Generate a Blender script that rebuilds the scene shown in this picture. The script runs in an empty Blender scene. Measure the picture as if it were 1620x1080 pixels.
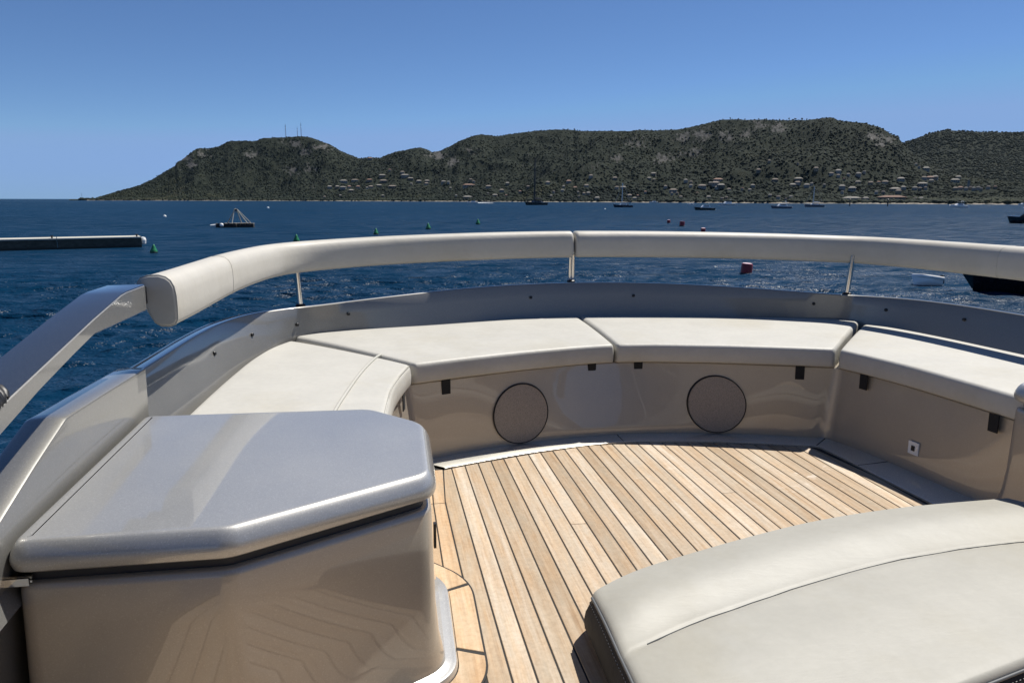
import bpy, bmesh, math, random
import numpy as np
from mathutils import Matrix, Vector

# ---------------------------------------------------------------- camera, sky, sun, exposure
scene = bpy.context.scene
C = scene.collection
CAM = np.array([-1.244, 0.0, 1.2463])
F_PX, YAW, PITCH, ROLL = 1200.0, 0.1767, 0.1846, 0.0022
fw = np.array([math.sin(YAW)*math.cos(PITCH), math.cos(YAW)*math.cos(PITCH), -math.sin(PITCH)])
rt = np.array([math.cos(YAW), -math.sin(YAW), 0.0])
up = np.cross(rt, fw)
rt, up = math.cos(ROLL)*rt + math.sin(ROLL)*up, -math.sin(ROLL)*rt + math.cos(ROLL)*up
cam_data = bpy.data.cameras.new('camera')
cam_data.sensor_fit = 'HORIZONTAL'; cam_data.sensor_width = 36.0
cam_data.lens = 36.0*F_PX/1620.0
cam_data.clip_start = 0.05; cam_data.clip_end = 90000.0
cam = bpy.data.objects.new('camera', cam_data); C.objects.link(cam)
cam.matrix_world = Matrix(((rt[0], up[0], -fw[0], CAM[0]), (rt[1], up[1], -fw[1], CAM[1]),
                           (rt[2], up[2], -fw[2], CAM[2]), (0, 0, 0, 1)))
scene.camera = cam

SUN_DIR = Vector((0.52, 0.36, 1.0)).normalized()          # towards the sun
SUN_EL = math.asin(SUN_DIR.z); SUN_AZ = math.atan2(SUN_DIR.x, SUN_DIR.y)
world = bpy.data.worlds.new('World'); scene.world = world; world.use_nodes = True
wn = world.node_tree; wn.nodes.clear()
sky = wn.nodes.new('ShaderNodeTexSky'); sky.sky_type = 'NISHITA'; sky.sun_disc = False
sky.sun_elevation = SUN_EL; sky.sun_rotation = SUN_AZ
sky.altitude = 3000.0; sky.air_density = 1.0; sky.dust_density = 0.0; sky.ozone_density = 5.0
bg = wn.nodes.new('ShaderNodeBackground'); bg.inputs['Strength'].default_value = 0.0585
wo = wn.nodes.new('ShaderNodeOutputWorld')
tint = wn.nodes.new('ShaderNodeMix'); tint.data_type = 'RGBA'; tint.blend_type = 'MULTIPLY'; tint.inputs[0].default_value = 1.0
tint.inputs[7].default_value = (0.86, 0.98, 1.12, 1)            # clear maritime air, a deeper blue
even = wn.nodes.new('ShaderNodeMix'); even.data_type = 'RGBA'; even.blend_type = 'DARKEN'; even.inputs[0].default_value = 1.0
even.inputs[7].default_value = (2.75, 4.6, 8.3, 1)              # no bright haze band, all round the horizon
wn.links.new(sky.outputs[0], tint.inputs[6]); wn.links.new(tint.outputs[2], even.inputs[6])
wn.links.new(even.outputs[2], bg.inputs[0]); wn.links.new(bg.outputs[0], wo.inputs[0])
sun_data = bpy.data.lights.new('sun', 'SUN'); sun_data.energy = 5.0; sun_data.angle = math.radians(0.53)
sun_data.color = (1.0, 0.955, 0.875)
sun = bpy.data.objects.new('sun', sun_data); C.objects.link(sun)
sun.rotation_euler = SUN_DIR.to_track_quat('Z', 'Y').to_euler(); sun.location = (20, 15, 40)
scene.view_settings.view_transform = 'Standard'; scene.view_settings.look = 'None'
scene.view_settings.exposure = 0.54; scene.view_settings.gamma = 1.0
scene.view_settings.use_curve_mapping = False
scene.render.engine = 'CYCLES'
scene.cycles.max_bounces = 7; scene.cycles.diffuse_bounces = 3; scene.cycles.glossy_bounces = 4

SEA_Z = CAM[2]-5.0
rnd = random.Random(7)

# ---------------------------------------------------------------- helpers
def link(o, parent=None):
    C.objects.link(o)
    if parent is not None: o.parent = parent
    return o
def tag(o, label=None, cat=None, group=None, kind=None):
    if label: o['label'] = label
    if cat: o['category'] = cat
    if group: o['group'] = group
    if kind: o['kind'] = kind
    return o
def empty(name, loc, label, cat, group=None, rz=0.0):
    o = bpy.data.objects.new(name, None); o.empty_display_size = 0.1
    o.location = loc; o.rotation_euler = (0, 0, rz)
    link(o); return tag(o, label, cat, group)
def make_mesh(name, verts, faces, mats, smooth=None, fmat=None):
    me = bpy.data.meshes.new(name)
    me.from_pydata([tuple(map(float, v)) for v in verts], [], [tuple(f) for f in faces])
    bm = bmesh.new(); bm.from_mesh(me)
    bmesh.ops.recalc_face_normals(bm, faces=bm.faces)
    bm.to_mesh(me); bm.free()
    for m in (mats if isinstance(mats, (list, tuple)) else [mats]): me.materials.append(m)
    if fmat: 
        for i, p in enumerate(me.polygons): p.material_index = fmat[i]
    if smooth is not None:
        me.polygons.foreach_set('use_smooth', [True]*len(me.polygons))
        me.set_sharp_from_angle(angle=math.radians(smooth))
    me.update(); return me
def obj(name, verts, faces, mat, parent=None, smooth=None):
    """mesh object; verts in world coordinates, made local to the parent chain"""
    off = np.zeros(3); q = parent
    while q is not None: off = off + np.array(q.location); q = q.parent
    V = np.asarray(verts, float) - off
    return link(bpy.data.objects.new(name, make_mesh(name, V, faces, mat, smooth)), parent)
class MB:
    def __init__(s): s.v = []; s.f = []
    def add(s, v, f):
        n = len(s.v); s.v += [tuple(x) for x in v]; s.f += [tuple(i+n for i in g) for g in f]; return s
    def box(s, c, d, rz=0.0, tilt=None):
        x, y, z = d[0]/2, d[1]/2, d[2]/2
        P = np.array([(-x,-y,-z),(x,-y,-z),(x,y,-z),(-x,y,-z),(-x,-y,z),(x,-y,z),(x,y,z),(-x,y,z)])
        if tilt is not None: P = P @ np.array(tilt).T
        cs, sn = math.cos(rz), math.sin(rz)
        P = P @ np.array([[cs, sn, 0], [-sn, cs, 0], [0, 0, 1]]) + np.array(c)
        return s.add(P, [(0,3,2,1),(4,5,6,7),(0,1,5,4),(1,2,6,5),(2,3,7,6),(3,0,4,7)])
    def tube(s, pts, r, n=8, cap=True):
        pts = [np.array(p, float) for p in pts]; rs = r if isinstance(r, (list, tuple)) else [r]*len(pts)
        V = []; F = []; a = None
        for i, p in enumerate(pts):
            t = pts[min(i+1, len(pts)-1)]-pts[max(i-1, 0)]; t /= np.linalg.norm(t)
            if a is None:
                a = np.cross(t, (0, 0, 1)) if abs(t[2]) < .95 else np.cross(t, (1, 0, 0))
            a = a - t*(a@t); a /= np.linalg.norm(a); b = np.cross(t, a)
            for k in range(n):
                th = 2*math.pi*k/n; V.append(p+rs[i]*(math.cos(th)*a+math.sin(th)*b))
        for i in range(len(pts)-1):
            for k in range(n):
                F.append((i*n+k, i*n+(k+1) % n, (i+1)*n+(k+1) % n, (i+1)*n+k))
        if cap: F.append(tuple(range(n))[::-1]); F.append(tuple((len(pts)-1)*n+k for k in range(n)))
        return s.add(V, F)
    def lathe(s, prof, n=16, c=(0, 0, 0)):
        V = []; F = []
        for (r, z) in prof:
            for k in range(n):
                th = 2*math.pi*k/n; V.append((c[0]+r*math.cos(th), c[1]+r*math.sin(th), c[2]+z))
        for i in range(len(prof)-1):
            for k in range(n): F.append((i*n+k, i*n+(k+1) % n, (i+1)*n+(k+1) % n, (i+1)*n+k))
        F.append(tuple(range(n))[::-1]); F.append(tuple((len(prof)-1)*n+k for k in range(n)))
        return s.add(V, F)
    def obj(s, name, mat, parent=None, smooth=None): return obj(name, s.v, s.f, mat, parent, smooth)
    def mesh(s, name, mat, smooth=None): return make_mesh(name, s.v, s.f, mat, smooth)
def catmull(pts, n):
    """centripetal-ish Catmull-Rom through pts, n samples per segment"""
    P = np.array(pts, float); K = len(P)
    E = np.vstack([2*P[0]-P[1], P, 2*P[-1]-P[-2]]); out = []
    for i in range(K-1):
        p0, p1, p2, p3 = E[i], E[i+1], E[i+2], E[i+3]
        d0 = max(np.linalg.norm(p1-p0), 1e-6)**.5; d1 = max(np.linalg.norm(p2-p1), 1e-6)**.5; d2 = max(np.linalg.norm(p3-p2), 1e-6)**.5
        for k in range(n):
            t = d0 + d1*k/n
            A1 = (d0-t)/d0*p0 + t/d0*p1; A2 = (d0+d1-t)/d1*p1 + (t-d0)/d1*p2
            A3 = (d0+d1+d2-t)/d2*p2 + (t-d0-d1)/d2*p3
            B1 = (d0+d1-t)/(d0+d1)*A1 + t/(d0+d1)*A2; B2 = (d0+d1+d2-t)/(d1+d2)*A2 + (t-d0)/(d1+d2)*A3
            out.append((d0+d1-t)/d1*B1 + (t-d0)/d1*B2)
    out.append(P[-1]); return np.array(out)
def mirror_half(h):
    """half curve from centre to starboard -> full curve port aft .. centre .. starboard aft"""
    h = [tuple(q) for q in h]
    return [(-q[0],)+q[1:] for q in h[:0:-1]] + h
def resample(P, n):
    P = np.array(P, float); d = np.r_[0, np.cumsum(np.linalg.norm(np.diff(P, axis=0), axis=1))]
    s = np.linspace(0, d[-1], n); return np.stack([np.interp(s, d, P[:, k]) for k in range(P.shape[1])], 1)
def loft(rows, closed=False):
    """rows: list of equally long point lists -> verts, quads"""
    n = len(rows[0]); V = [tuple(q) for r in rows for q in r]; F = []
    for i in range(len(rows)-1):
        for k in range(n if closed else n-1):
            F.append((i*n+k, i*n+(k+1) % n, (i+1)*n+(k+1) % n, (i+1)*n+k))
    return V, F

# ---------------------------------------------------------------- materials
def mat(name, col, rough=0.5, metal=0.0, coat=0.0, coat_rough=0.03, spec=0.5, ior=1.45):
    m = bpy.data.materials.new(name); m.use_nodes = True
    b = m.node_tree.nodes['Principled BSDF']
    b.inputs['Base Color'].default_value = (*col, 1); b.inputs['Roughness'].default_value = rough
    b.inputs['Metallic'].default_value = metal; b.inputs['Coat Weight'].default_value = coat
    b.inputs['Coat Roughness'].default_value = coat_rough; b.inputs['Specular IOR Level'].default_value = spec
    b.inputs['IOR'].default_value = ior
    return m
def N(m, t, **kw):
    n = m.node_tree.nodes.new(t)
    for k, v in kw.items():
        if k in n.inputs: n.inputs[k].default_value = v
        else: setattr(n, k, v)
    return n
def L(m, a, b): m.node_tree.links.new(a, b)
def bsdf(m): return m.node_tree.nodes['Principled BSDF']
def ramp(m, fac, stops):
    r = N(m, 'ShaderNodeValToRGB'); cr = r.color_ramp
    while len(cr.elements) < len(stops): cr.elements.new(0.5)
    for e, (p, c) in zip(cr.elements, stops): e.position = p; e.color = (*c, 1)
    L(m, fac, r.inputs[0]); return r.outputs[0]
def noise(m, scale, detail=4, rough=0.6, vec=None, out=0):
    n = N(m, 'ShaderNodeTexNoise'); n.inputs['Scale'].default_value = scale
    n.inputs['Detail'].default_value = detail; n.inputs['Roughness'].default_value = rough
    if vec is not None: L(m, vec, n.inputs['Vector'])
    return n.outputs[out]
def wpos(m, scale=(1, 1, 1)):
    g = N(m, 'ShaderNodeNewGeometry'); mp = N(m, 'ShaderNodeMapping')
    mp.inputs['Scale'].default_value = scale; L(m, g.outputs['Position'], mp.inputs['Vector'])
    return mp.outputs[0]
def mixc(m, fac, a, b, blend='MIX'):
    n = N(m, 'ShaderNodeMix', data_type='RGBA', blend_type=blend)
    for s, v in ((n.inputs[0], fac), (n.inputs[6], a), (n.inputs[7], b)):
        if hasattr(v, 'node'): L(m, v, s)
        elif isinstance(v, tuple): s.default_value = (*v, 1) if len(v) == 3 else v
        else: s.default_value = v
    return n.outputs[2]
def bump(m, h, strength, dist, prev=None):
    b = N(m, 'ShaderNodeBump'); b.inputs['Strength'].default_value = strength; b.inputs['Distance'].default_value = dist
    L(m, h, b.inputs['Height'])
    if prev is not None: L(m, prev, b.inputs['Normal'])
    return b.outputs[0]

M = {}
def paint(name, col, rough=0.40, metal=0.72, cr0=0.015, cr1=0.10, fk=1.0):
    m = mat(name, col, rough, metal, coat=1.0, coat_rough=0.025)
    p = wpos(m)
    fl = N(m, 'ShaderNodeTexVoronoi'); fl.inputs['Scale'].default_value = 480; L(m, p, fl.inputs['Vector'])
    base = ramp(m, fl.outputs['Color'], [(0.0, tuple(c*(1-.22*fk) for c in col)), (0.8, tuple(min(1, c*(1+.08*fk)) for c in col)), (1.0, tuple(min(1, c*(1+.7*fk)) for c in col))])
    grime = noise(m, 2.3, 5, 0.62, p)
    dust = ramp(m, grime, [(0.35, (0.95, 0.95, 0.95)), (0.7, (1.03, 1.02, 1.0))])
    L(m, mixc(m, 1.0, base, dust, 'MULTIPLY'), bsdf(m).inputs['Base Color'])
    rr = N(m, 'ShaderNodeMapRange'); rr.inputs[3].default_value = rough-0.05; rr.inputs[4].default_value = rough+0.07
    L(m, grime, rr.inputs[0]); L(m, rr.outputs[0], bsdf(m).inputs['Roughness'])
    L(m, bump(m, fl.outputs['Distance'], 0.10*fk, 0.0005), bsdf(m).inputs['Normal'])
    cr = N(m, 'ShaderNodeMapRange'); cr.inputs[1].default_value = 0.45; cr.inputs[2].default_value = 0.8
    cr.inputs[3].default_value = cr0; cr.inputs[4].default_value = cr1
    L(m, grime, cr.inputs[0]); L(m, cr.outputs[0], bsdf(m).inputs['Coat Roughness'])
    return m
M['paint'] = paint('silver_paint', (0.215, 0.212, 0.202), rough=0.46, metal=0.6, cr0=.05, cr1=.16, fk=.5)
M['lidpaint'] = paint('silver_lid_paint', (0.43, 0.425, 0.41), metal=0.6, cr0=0.04, cr1=0.15, fk=.55)
M['benchpaint'] = paint('champagne_paint', (0.41, 0.362, 0.298), rough=0.38, metal=0.38, cr0=.01, cr1=.06, fk=.3)
M['darkgloss'] = paint('dark_gloss_paint', (0.030, 0.036, 0.048), rough=0.14, metal=0.0)
def vinyl(name, col, rough=0.5, mott=0.06, bs=1.0):
    m = mat(name, col, rough, spec=0.35)
    p = wpos(m)
    a = noise(m, 5.5, 6, 0.6, p); b = noise(m, 38, 4, 0.6, p)
    c1 = ramp(m, a, [(0.3, tuple(c*(1-mott*1.3) for c in col)), (0.55, col), (0.75, tuple(min(1, c*(1+mott)) for c in col))])
    c2 = ramp(m, b, [(0.3, (1-mott*.8,)*3), (0.7, (1+mott*.5,)*3)])
    st = ramp(m, noise(m, 1.7, 5, 0.65, p), [(0.5, (1, 1, 1)), (0.72, (0.93, 0.91, 0.86))])
    L(m, mixc(m, 1.0, mixc(m, 1.0, c1, c2, 'MULTIPLY'), st, 'MULTIPLY'), bsdf(m).inputs['Base Color'])
    v = N(m, 'ShaderNodeTexVoronoi'); v.inputs['Scale'].default_value = 420; L(m, p, v.inputs['Vector'])
    n1 = bump(m, v.outputs['Distance'], 0.25*bs, 0.0006)
    n2 = bump(m, noise(m, 7, 5, 0.55, p), 0.45*bs, 0.012, n1)
    cr = noise(m, 1.0, 7, 0.6, wpos(m, (4.0, 16.0, 6.0)))
    cr2 = ramp(m, cr, [(0.44, (1, 1, 1)), (0.5, (0, 0, 0)), (0.56, (1, 1, 1))])
    L(m, bump(m, cr2, 0.18*bs, 0.0022, n2), bsdf(m).inputs['Normal'])
    return m
M['vinyl'] = vinyl('off_white_vinyl', (0.43, 0.419, 0.384), bs=.5, mott=.045)
M['bolster'] = vinyl('bolster_vinyl', (0.45, 0.43, 0.385), mott=0.035, bs=.4)
M['pad'] = vinyl('pale_grey_vinyl', (0.318, 0.309, 0.276), mott=0.04, bs=.35)
M['piping'] = vinyl('piping_vinyl', (0.41, 0.40, 0.36), mott=0.03)
M['charcoal'] = vinyl('charcoal_vinyl', (0.020, 0.022, 0.026), rough=0.75, mott=0.15)
M['darkpipe'] = mat('dark_piping', (0.10, 0.105, 0.11), 0.45)
M['thread'] = mat('pale_thread', (0.42, 0.42, 0.40), 0.8)
M['black'] = mat('black_plastic', (0.012, 0.012, 0.013), 0.45)
M['strap'] = mat('black_webbing', (0.010, 0.010, 0.011), 0.85)
M['caulk'] = mat('black_caulk', (0.014, 0.013, 0.012), 0.75)
M['gap'] = mat('dark_recess', (0.02, 0.022, 0.028), 0.5)
M['steel'] = mat('polished_steel', (0.75, 0.74, 0.72), 0.12, 1.0)
M['white'] = mat('white_plastic', (0.78, 0.78, 0.76), 0.35)
M['plate'] = paint('pearl_margin_paint', (0.62, 0.60, 0.54), rough=0.34, metal=0.55, cr0=.06, cr1=.15)
g = M['grille'] = mat('taupe_grille_cloth', (0.085, 0.078, 0.072), 0.8)
_v = N(g, 'ShaderNodeTexVoronoi'); _v.inputs['Scale'].default_value = 330; L(g, wpos(g), _v.inputs['Vector'])
L(g, ramp(g, _v.outputs['Distance'], [(0.1, (0.075, 0.065, 0.055)), (0.5, (0.32, 0.275, 0.23))]), bsdf(g).inputs['Base Color'])
def teak(name, tint=(1, 1, 1)):
    m = mat(name, (0.5, 0.37, 0.24), 0.62, spec=0.3)
    oi = N(m, 'ShaderNodeObjectInfo')
    tc = N(m, 'ShaderNodeTexCoord')
    add = N(m, 'ShaderNodeVectorMath', operation='MULTIPLY_ADD')
    cmb = N(m, 'ShaderNodeCombineXYZ')
    for k in range(3): L(m, oi.outputs['Random'], cmb.inputs[k])
    L(m, cmb.outputs[0], add.inputs[0]); add.inputs[1].default_value = (37.0, 91.0, 13.0)
    L(m, tc.outputs['Object'], add.inputs[2])
    mp = N(m, 'ShaderNodeMapping'); mp.inputs['Scale'].default_value = (95, 2.6, 40); L(m, add.outputs[0], mp.inputs[0])
    mp2 = N(m, 'ShaderNodeMapping'); mp2.inputs['Scale'].default_value = (24, 4.5, 12); L(m, add.outputs[0], mp2.inputs[0])
    mp3 = N(m, 'ShaderNodeMapping'); mp3.inputs['Scale'].default_value = (40, 1.6, 5); mp3.inputs['Location'].default_value = (3, 7, 1); L(m, add.outputs[0], mp3.inputs[0])
    grain = noise(m, 1.0, 6, 0.65, mp.outputs[0]); patch = noise(m, 1.0, 5, 0.6, mp2.outputs[0])
    fine = noise(m, 60, 3, 0.7, add.outputs[0])
    c = ramp(m, grain, [(0.25, (0.33, 0.225, 0.135)), (0.44, (0.50, 0.375, 0.25)), (0.60, (0.59, 0.46, 0.32)), (0.8, (0.68, 0.56, 0.42))])
    grey = ramp(m, patch, [(0.36, (0, 0, 0)), (0.66, (0.85, 0.85, 0.85))])
    c = mixc(m, grey, c, (0.50, 0.445, 0.36))
    pale = ramp(m, noise(m, 1.0, 5, 0.7, mp3.outputs[0]), [(0.5, (0, 0, 0)), (0.72, (0.7, 0.7, 0.7))])
    c = mixc(m, pale, c, (0.66, 0.60, 0.51))
    tone = ramp(m, oi.outputs['Random'], [(0.0, (0.80, 0.755, 0.70)), (0.22, (1.12, 1.13, 1.15)), (0.42, (0.93, 0.89, 0.84)), (0.6, (1.18, 1.20, 1.24)), (0.8, (0.88, 0.84, 0.79)), (1.0, (1.05, 1.06, 1.09))])
    c = mixc(m, 1.0, c, tone, 'MULTIPLY')
    spots = ramp(m, fine, [(0.32, (0.88, 0.87, 0.855)), (0.5, (0.98, 0.98, 0.98)), (0.68, (1.06, 1.06, 1.06))])
    c = mixc(m, 1.0, c, spots, 'MULTIPLY')
    w = wpos(m, (2.6, 4.2, 1)); salt = noise(m, 1.6, 6, 0.72, w)
    sm = ramp(m, salt, [(0.60, (0, 0, 0)), (0.70, (0.8, 0.8, 0.8))])
    sx = N(m, 'ShaderNodeSeparateXYZ'); L(m, wpos(m), sx.inputs[0])
    mr = N(m, 'ShaderNodeMapRange'); mr.inputs[1].default_value = -0.4; mr.inputs[2].default_value = 0.5; L(m, sx.outputs[0], mr.inputs[0])
    mm = N(m, 'ShaderNodeMath', operation='MULTIPLY'); L(m, sm, mm.inputs[0]); L(m, mr.outputs[0], mm.inputs[1])
    c = mixc(m, mm.outputs[0], c, (0.80, 0.74, 0.66))
    c = mixc(m, 1.0, c, tint, 'MULTIPLY')
    c = mixc(m, 1.0, c, (0.76, 0.735, 0.712), 'MULTIPLY')
    L(m, c, bsdf(m).inputs['Base Color'])
    L(m, bump(m, grain, 0.35, 0.0012), bsdf(m).inputs['Normal'])
    return m
M['teak'] = teak('bleached_teak'); M['teak_trim'] = teak('oiled_teak', (1.05, 0.955, 0.84))

# ---------------------------------------------------------------- terrain functions (metres; polar about the anchorage)
MAIN=[(-0.3382,-0.0011),(-0.3275,-0.0004),(-0.3126,0.0039),(-0.2960,0.0097),(-0.2759,0.0156),(-0.2586,0.0237),(-0.2430,0.0341),(-0.2331,0.0401),(-0.2307,0.0445),(-0.2272,0.0460),(-0.2214,0.0505),(-0.2119,0.0580),(-0.2069,0.0604),(-0.1943,0.0607),(-0.1835,0.0632),(-0.1747,0.0678),(-0.1689,0.0702),(-0.1545,0.0706),(-0.1400,0.0710),(-0.1318,0.0741),(-0.1200,0.0744),(-0.1052,0.0748),(-0.0916,0.0766),(-0.0841,0.0768),(-0.0751,0.0755),(-0.0654,0.0719),(-0.0541,0.0683),(-0.0429,0.0616),(-0.0315,0.0564),(-0.0184,0.0512),(-0.0059,0.0529),(0.0075,0.0522),(0.0195,0.0570),(0.0314,0.0603),(0.0474,0.0636),(0.0578,0.0652),(0.0673,0.0630),(0.0737,0.0599),(0.0833,0.0616),(0.0954,0.0671),(0.1076,0.0743),(0.1237,0.0798),(0.1382,0.0823),(0.1519,0.0808),(0.1681,0.0824),(0.1842,0.0848),(0.2003,0.0871),(0.2244,0.0886),(0.2485,0.0893),(0.2725,0.0884),(0.3122,0.0881),(0.3671,0.0874),(0.3864,0.0879),(0.3978,0.0907),(0.4129,0.0942),(0.4279,0.0977),(0.4353,0.0998),(0.4576,0.0996),(0.4798,0.0986),(0.5016,0.0979),(0.5231,0.0965),(0.5442,0.0965),(0.5601,0.0974),(0.5686,0.0942),(0.5824,0.0916),(0.5993,0.0895),(0.6096,0.0856),(0.6198,0.0810),(0.6268,0.0765),(0.6334,0.0749),(0.6371,0.0692),(0.6428,0.0634),(0.6546,0.0526),(0.6681,0.0432),(0.6876,0.0345),(0.7127,0.0272),(0.7602,0.0199),(0.8362,0.0133),(0.9041,0.0098),(1.10,0.006)]
FAR=[(0.50,0.030),(0.6087,0.0558),(0.6419,0.0662),(0.6530,0.0707),(0.6652,0.0751),(0.6816,0.0786),(0.6958,0.0767),(0.7140,0.0746),(0.7375,0.0729),(0.7547,0.0721),(0.7989,0.0669),(0.8507,0.0596),(0.9218,0.0459),(1.10,0.03)]
def _hash(ix, iy, seed):
    h = (ix.astype(np.int64)*374761393 + iy.astype(np.int64)*668265263 + seed*1274126177) & 0xffffffff
    h = ((h ^ (h >> 13))*1274126177) & 0xffffffff
    return ((h ^ (h >> 16)) & 0xffff)/65535.0
def vnoise(x, y, seed=0):
    x = np.asarray(x, float); y = np.asarray(y, float)
    ix = np.floor(x); iy = np.floor(y); fx = x-ix; fy = y-iy
    fx = fx*fx*(3-2*fx); fy = fy*fy*(3-2*fy)
    a = _hash(ix, iy, seed); b = _hash(ix+1, iy, seed); c = _hash(ix, iy+1, seed); d = _hash(ix+1, iy+1, seed)
    return (a*(1-fx)+b*fx)*(1-fy)+(c*(1-fx)+d*fx)*fy - 0.5
def fbm(x, y, oct=5, seed=0, gain=0.5):
    s = 0; a = 1.0
    for k in range(oct): s = s + a*vnoise(x, y, seed+k); x = x*2.03+17.1; y = y*2.03+5.3; a *= gain
    return s
def d_shore(az): return np.interp(az, [-0.45, -0.33, -0.2, 0.0, 0.25, 0.5, 0.75, 1.1], [2700, 2650, 2450, 2050, 1650, 1300, 1200, 1150]) + 18*fbm(az*60, az*0+3.3, 4, 5)
def d_ridge(az): return d_shore(az) + np.interp(az, [-0.34, -0.3, -0.2, 0.0, 0.2, 0.5, 0.64, 0.72, 0.9, 1.1], [60, 180, 500, 650, 900, 1000, 800, 600, 500, 500])
def h_main(az, d):
    """height above the sea of the main hills"""
    az = np.asarray(az, float); d = np.asarray(d, float)
    ds = d_shore(az); dr = d_ridge(az)
    hr = np.maximum(np.interp(az, [a for a, _ in MAIN], [e for _, e in MAIN])*dr + 1.5, 0.3)
    t = (d-ds)/(dr-ds)
    x, y = d*np.sin(az), d*np.cos(az)
    g = np.where(t < 1, 0.30*np.clip(t, 0, 1) + 0.70*np.clip(t, 0, 1)**1.75, 1-0.55*(t-1)**1.2*np.sign(np.maximum(t-1, 0)))
    g = np.where(t > 1, 1-0.6*np.clip(t-1, 0, 1.6), g)
    env = np.clip(t*3, 0, 1)*np.clip((1.02-t)*5, 0.12, 1)
    spur = fbm(x/260, y/260, 5, 11, 0.55)
    rid = 1-2*np.abs(fbm(x/420+3, y/420, 4, 31, 0.5))
    small = fbm(x/38, y/38, 3, 21, 0.55)
    z = hr*g + env*(hr*0.27*spur + hr*0.12*(rid-0.7)) + np.clip(t*8, 0, 1)*np.clip((1.02-t)*8, .25, 1)*5.0*small
    lim = (hr-5.0)/dr*d*0.985+4.5
    z = np.where(t < 0.97, np.minimum(z, lim), z)
    z = np.where(t < 0, np.maximum(-6, t*60), np.maximum(z, 1.0+18*np.clip(t, 0, .1)))
    return z
def h_far(az, d):
    az = np.asarray(az, float); d = np.asarray(d, float)
    ds = 2300.0; dr = 3300.0
    hr = np.interp(az, [a for a, _ in FAR], [e for _, e in FAR])*dr + 5.0
    t = (d-ds)/(dr-ds); tc = np.clip(t, 0, 1)
    x, y = d*np.sin(az), d*np.cos(az)
    z = hr*(0.35*tc+0.65*tc**1.5) + hr*0.16*fbm(x/330, y/330, 5, 51)*np.clip(tc*3, 0, 1)*np.clip((1.02-t)*4, 0.08, 1)
    z = np.where(t > 1, hr*(1-0.5*(t-1)), z)
    return np.where(t < 0, -5, z)

# ---------------------------------------------------------------- sea
def sea_material():
    m = mat('sea_water', (0.004, 0.022, 0.042), 0.6, spec=0.0, ior=1.333)
    dl = N(m, 'ShaderNodeVectorMath', operation='LENGTH'); L(m, wpos(m), dl.inputs[0])
    rg = N(m, 'ShaderNodeMapRange'); rg.inputs[1].default_value = 30; rg.inputs[2].default_value = 350; rg.inputs[3].default_value = 0.24; rg.inputs[4].default_value = 0.18
    L(m, dl.outputs['Value'], rg.inputs[0])
    a = noise(m, 1.0, 3, 0.55, wpos(m, (0.55, 0.85, 1))); b = noise(m, 1.0, 3, 0.6, wpos(m, (1.7, 2.4, 1))); c = noise(m, 1.0, 2, 0.5, wpos(m, (5.0, 6.5, 1)))
    n = bump(m, noise(m, 1.0, 3, 0.6, wpos(m, (0.03, 0.06, 1))), 0.8, 2.2); n = bump(m, noise(m, 1.0, 3, 0.6, wpos(m, (0.10, 0.17, 1))), 0.8, 1.1, n)
    n = bump(m, a, 0.8, 0.5, n); n = bump(m, b, 0.9, 0.26, n); n = bump(m, c, 0.7, 0.08, n)
    L(m, n, bsdf(m).inputs['Normal'])
    big = noise(m, 1.0, 3, 0.6, wpos(m, (0.012, 0.02, 1)))
    L(m, ramp(m, big, [(0.3, (0.0016, 0.0180, 0.044)), (0.7, (0.0024, 0.0235, 0.058))]), bsdf(m).inputs['Base Color'])
    fo = noise(m, 1.0, 4, 0.7, wpos(m, (0.22, 0.75, 1))); fo2 = noise(m, 1.0, 2, 0.5, wpos(m, (0.05, 0.09, 1)))
    fs = N(m, 'ShaderNodeMath', operation='MULTIPLY_ADD'); L(m, fo2, fs.inputs[0]); fs.inputs[1].default_value = 0.35; L(m, fo, fs.inputs[2])
    fm = N(m, 'ShaderNodeMapRange'); fm.inputs[1].default_value = 0.925; fm.inputs[2].default_value = 0.965; L(m, fs.outputs[0], fm.inputs[0])
    # surface reflection; ripple patches roughened by gusts reflect less of the sky
    gl = N(m, 'ShaderNodeBsdfGlossy'); gl.inputs['Color'].default_value = (1, 1, 1, 1); L(m, rg.outputs[0], gl.inputs['Roughness']); L(m, n, gl.inputs['Normal'])
    fr = N(m, 'ShaderNodeFresnel'); fr.inputs['IOR'].default_value = 1.333; L(m, n, fr.inputs['Normal'])
    gust = noise(m, 1.0, 8, 0.74, wpos(m, (0.22, 0.50, 1)))
    gr = N(m, 'ShaderNodeMapRange'); gr.inputs[1].default_value = 0.38; gr.inputs[2].default_value = 0.64; gr.inputs[3].default_value = 0.02; gr.inputs[4].default_value = 0.42
    L(m, gust, gr.inputs[0])
    mu = N(m, 'ShaderNodeMath', operation='MULTIPLY'); L(m, fr.outputs[0], mu.inputs[0]); L(m, gr.outputs[0], mu.inputs[1])
    mx = N(m, 'ShaderNodeMixShader'); L(m, mu.outputs[0], mx.inputs[0]); L(m, bsdf(m).outputs[0], mx.inputs[1]); L(m, gl.outputs[0], mx.inputs[2])
    fd = N(m, 'ShaderNodeBsdfDiffuse'); fd.inputs['Color'].default_value = (0.42, 0.45, 0.47, 1)
    mf = N(m, 'ShaderNodeMixShader'); L(m, fm.outputs[0], mf.inputs[0]); L(m, mx.outputs[0], mf.inputs[1]); L(m, fd.outputs[0], mf.inputs[2]); mx = mf
    L(m, mx.outputs[0], m.node_tree.nodes['Material Output'].inputs['Surface'])
    return m
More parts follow.
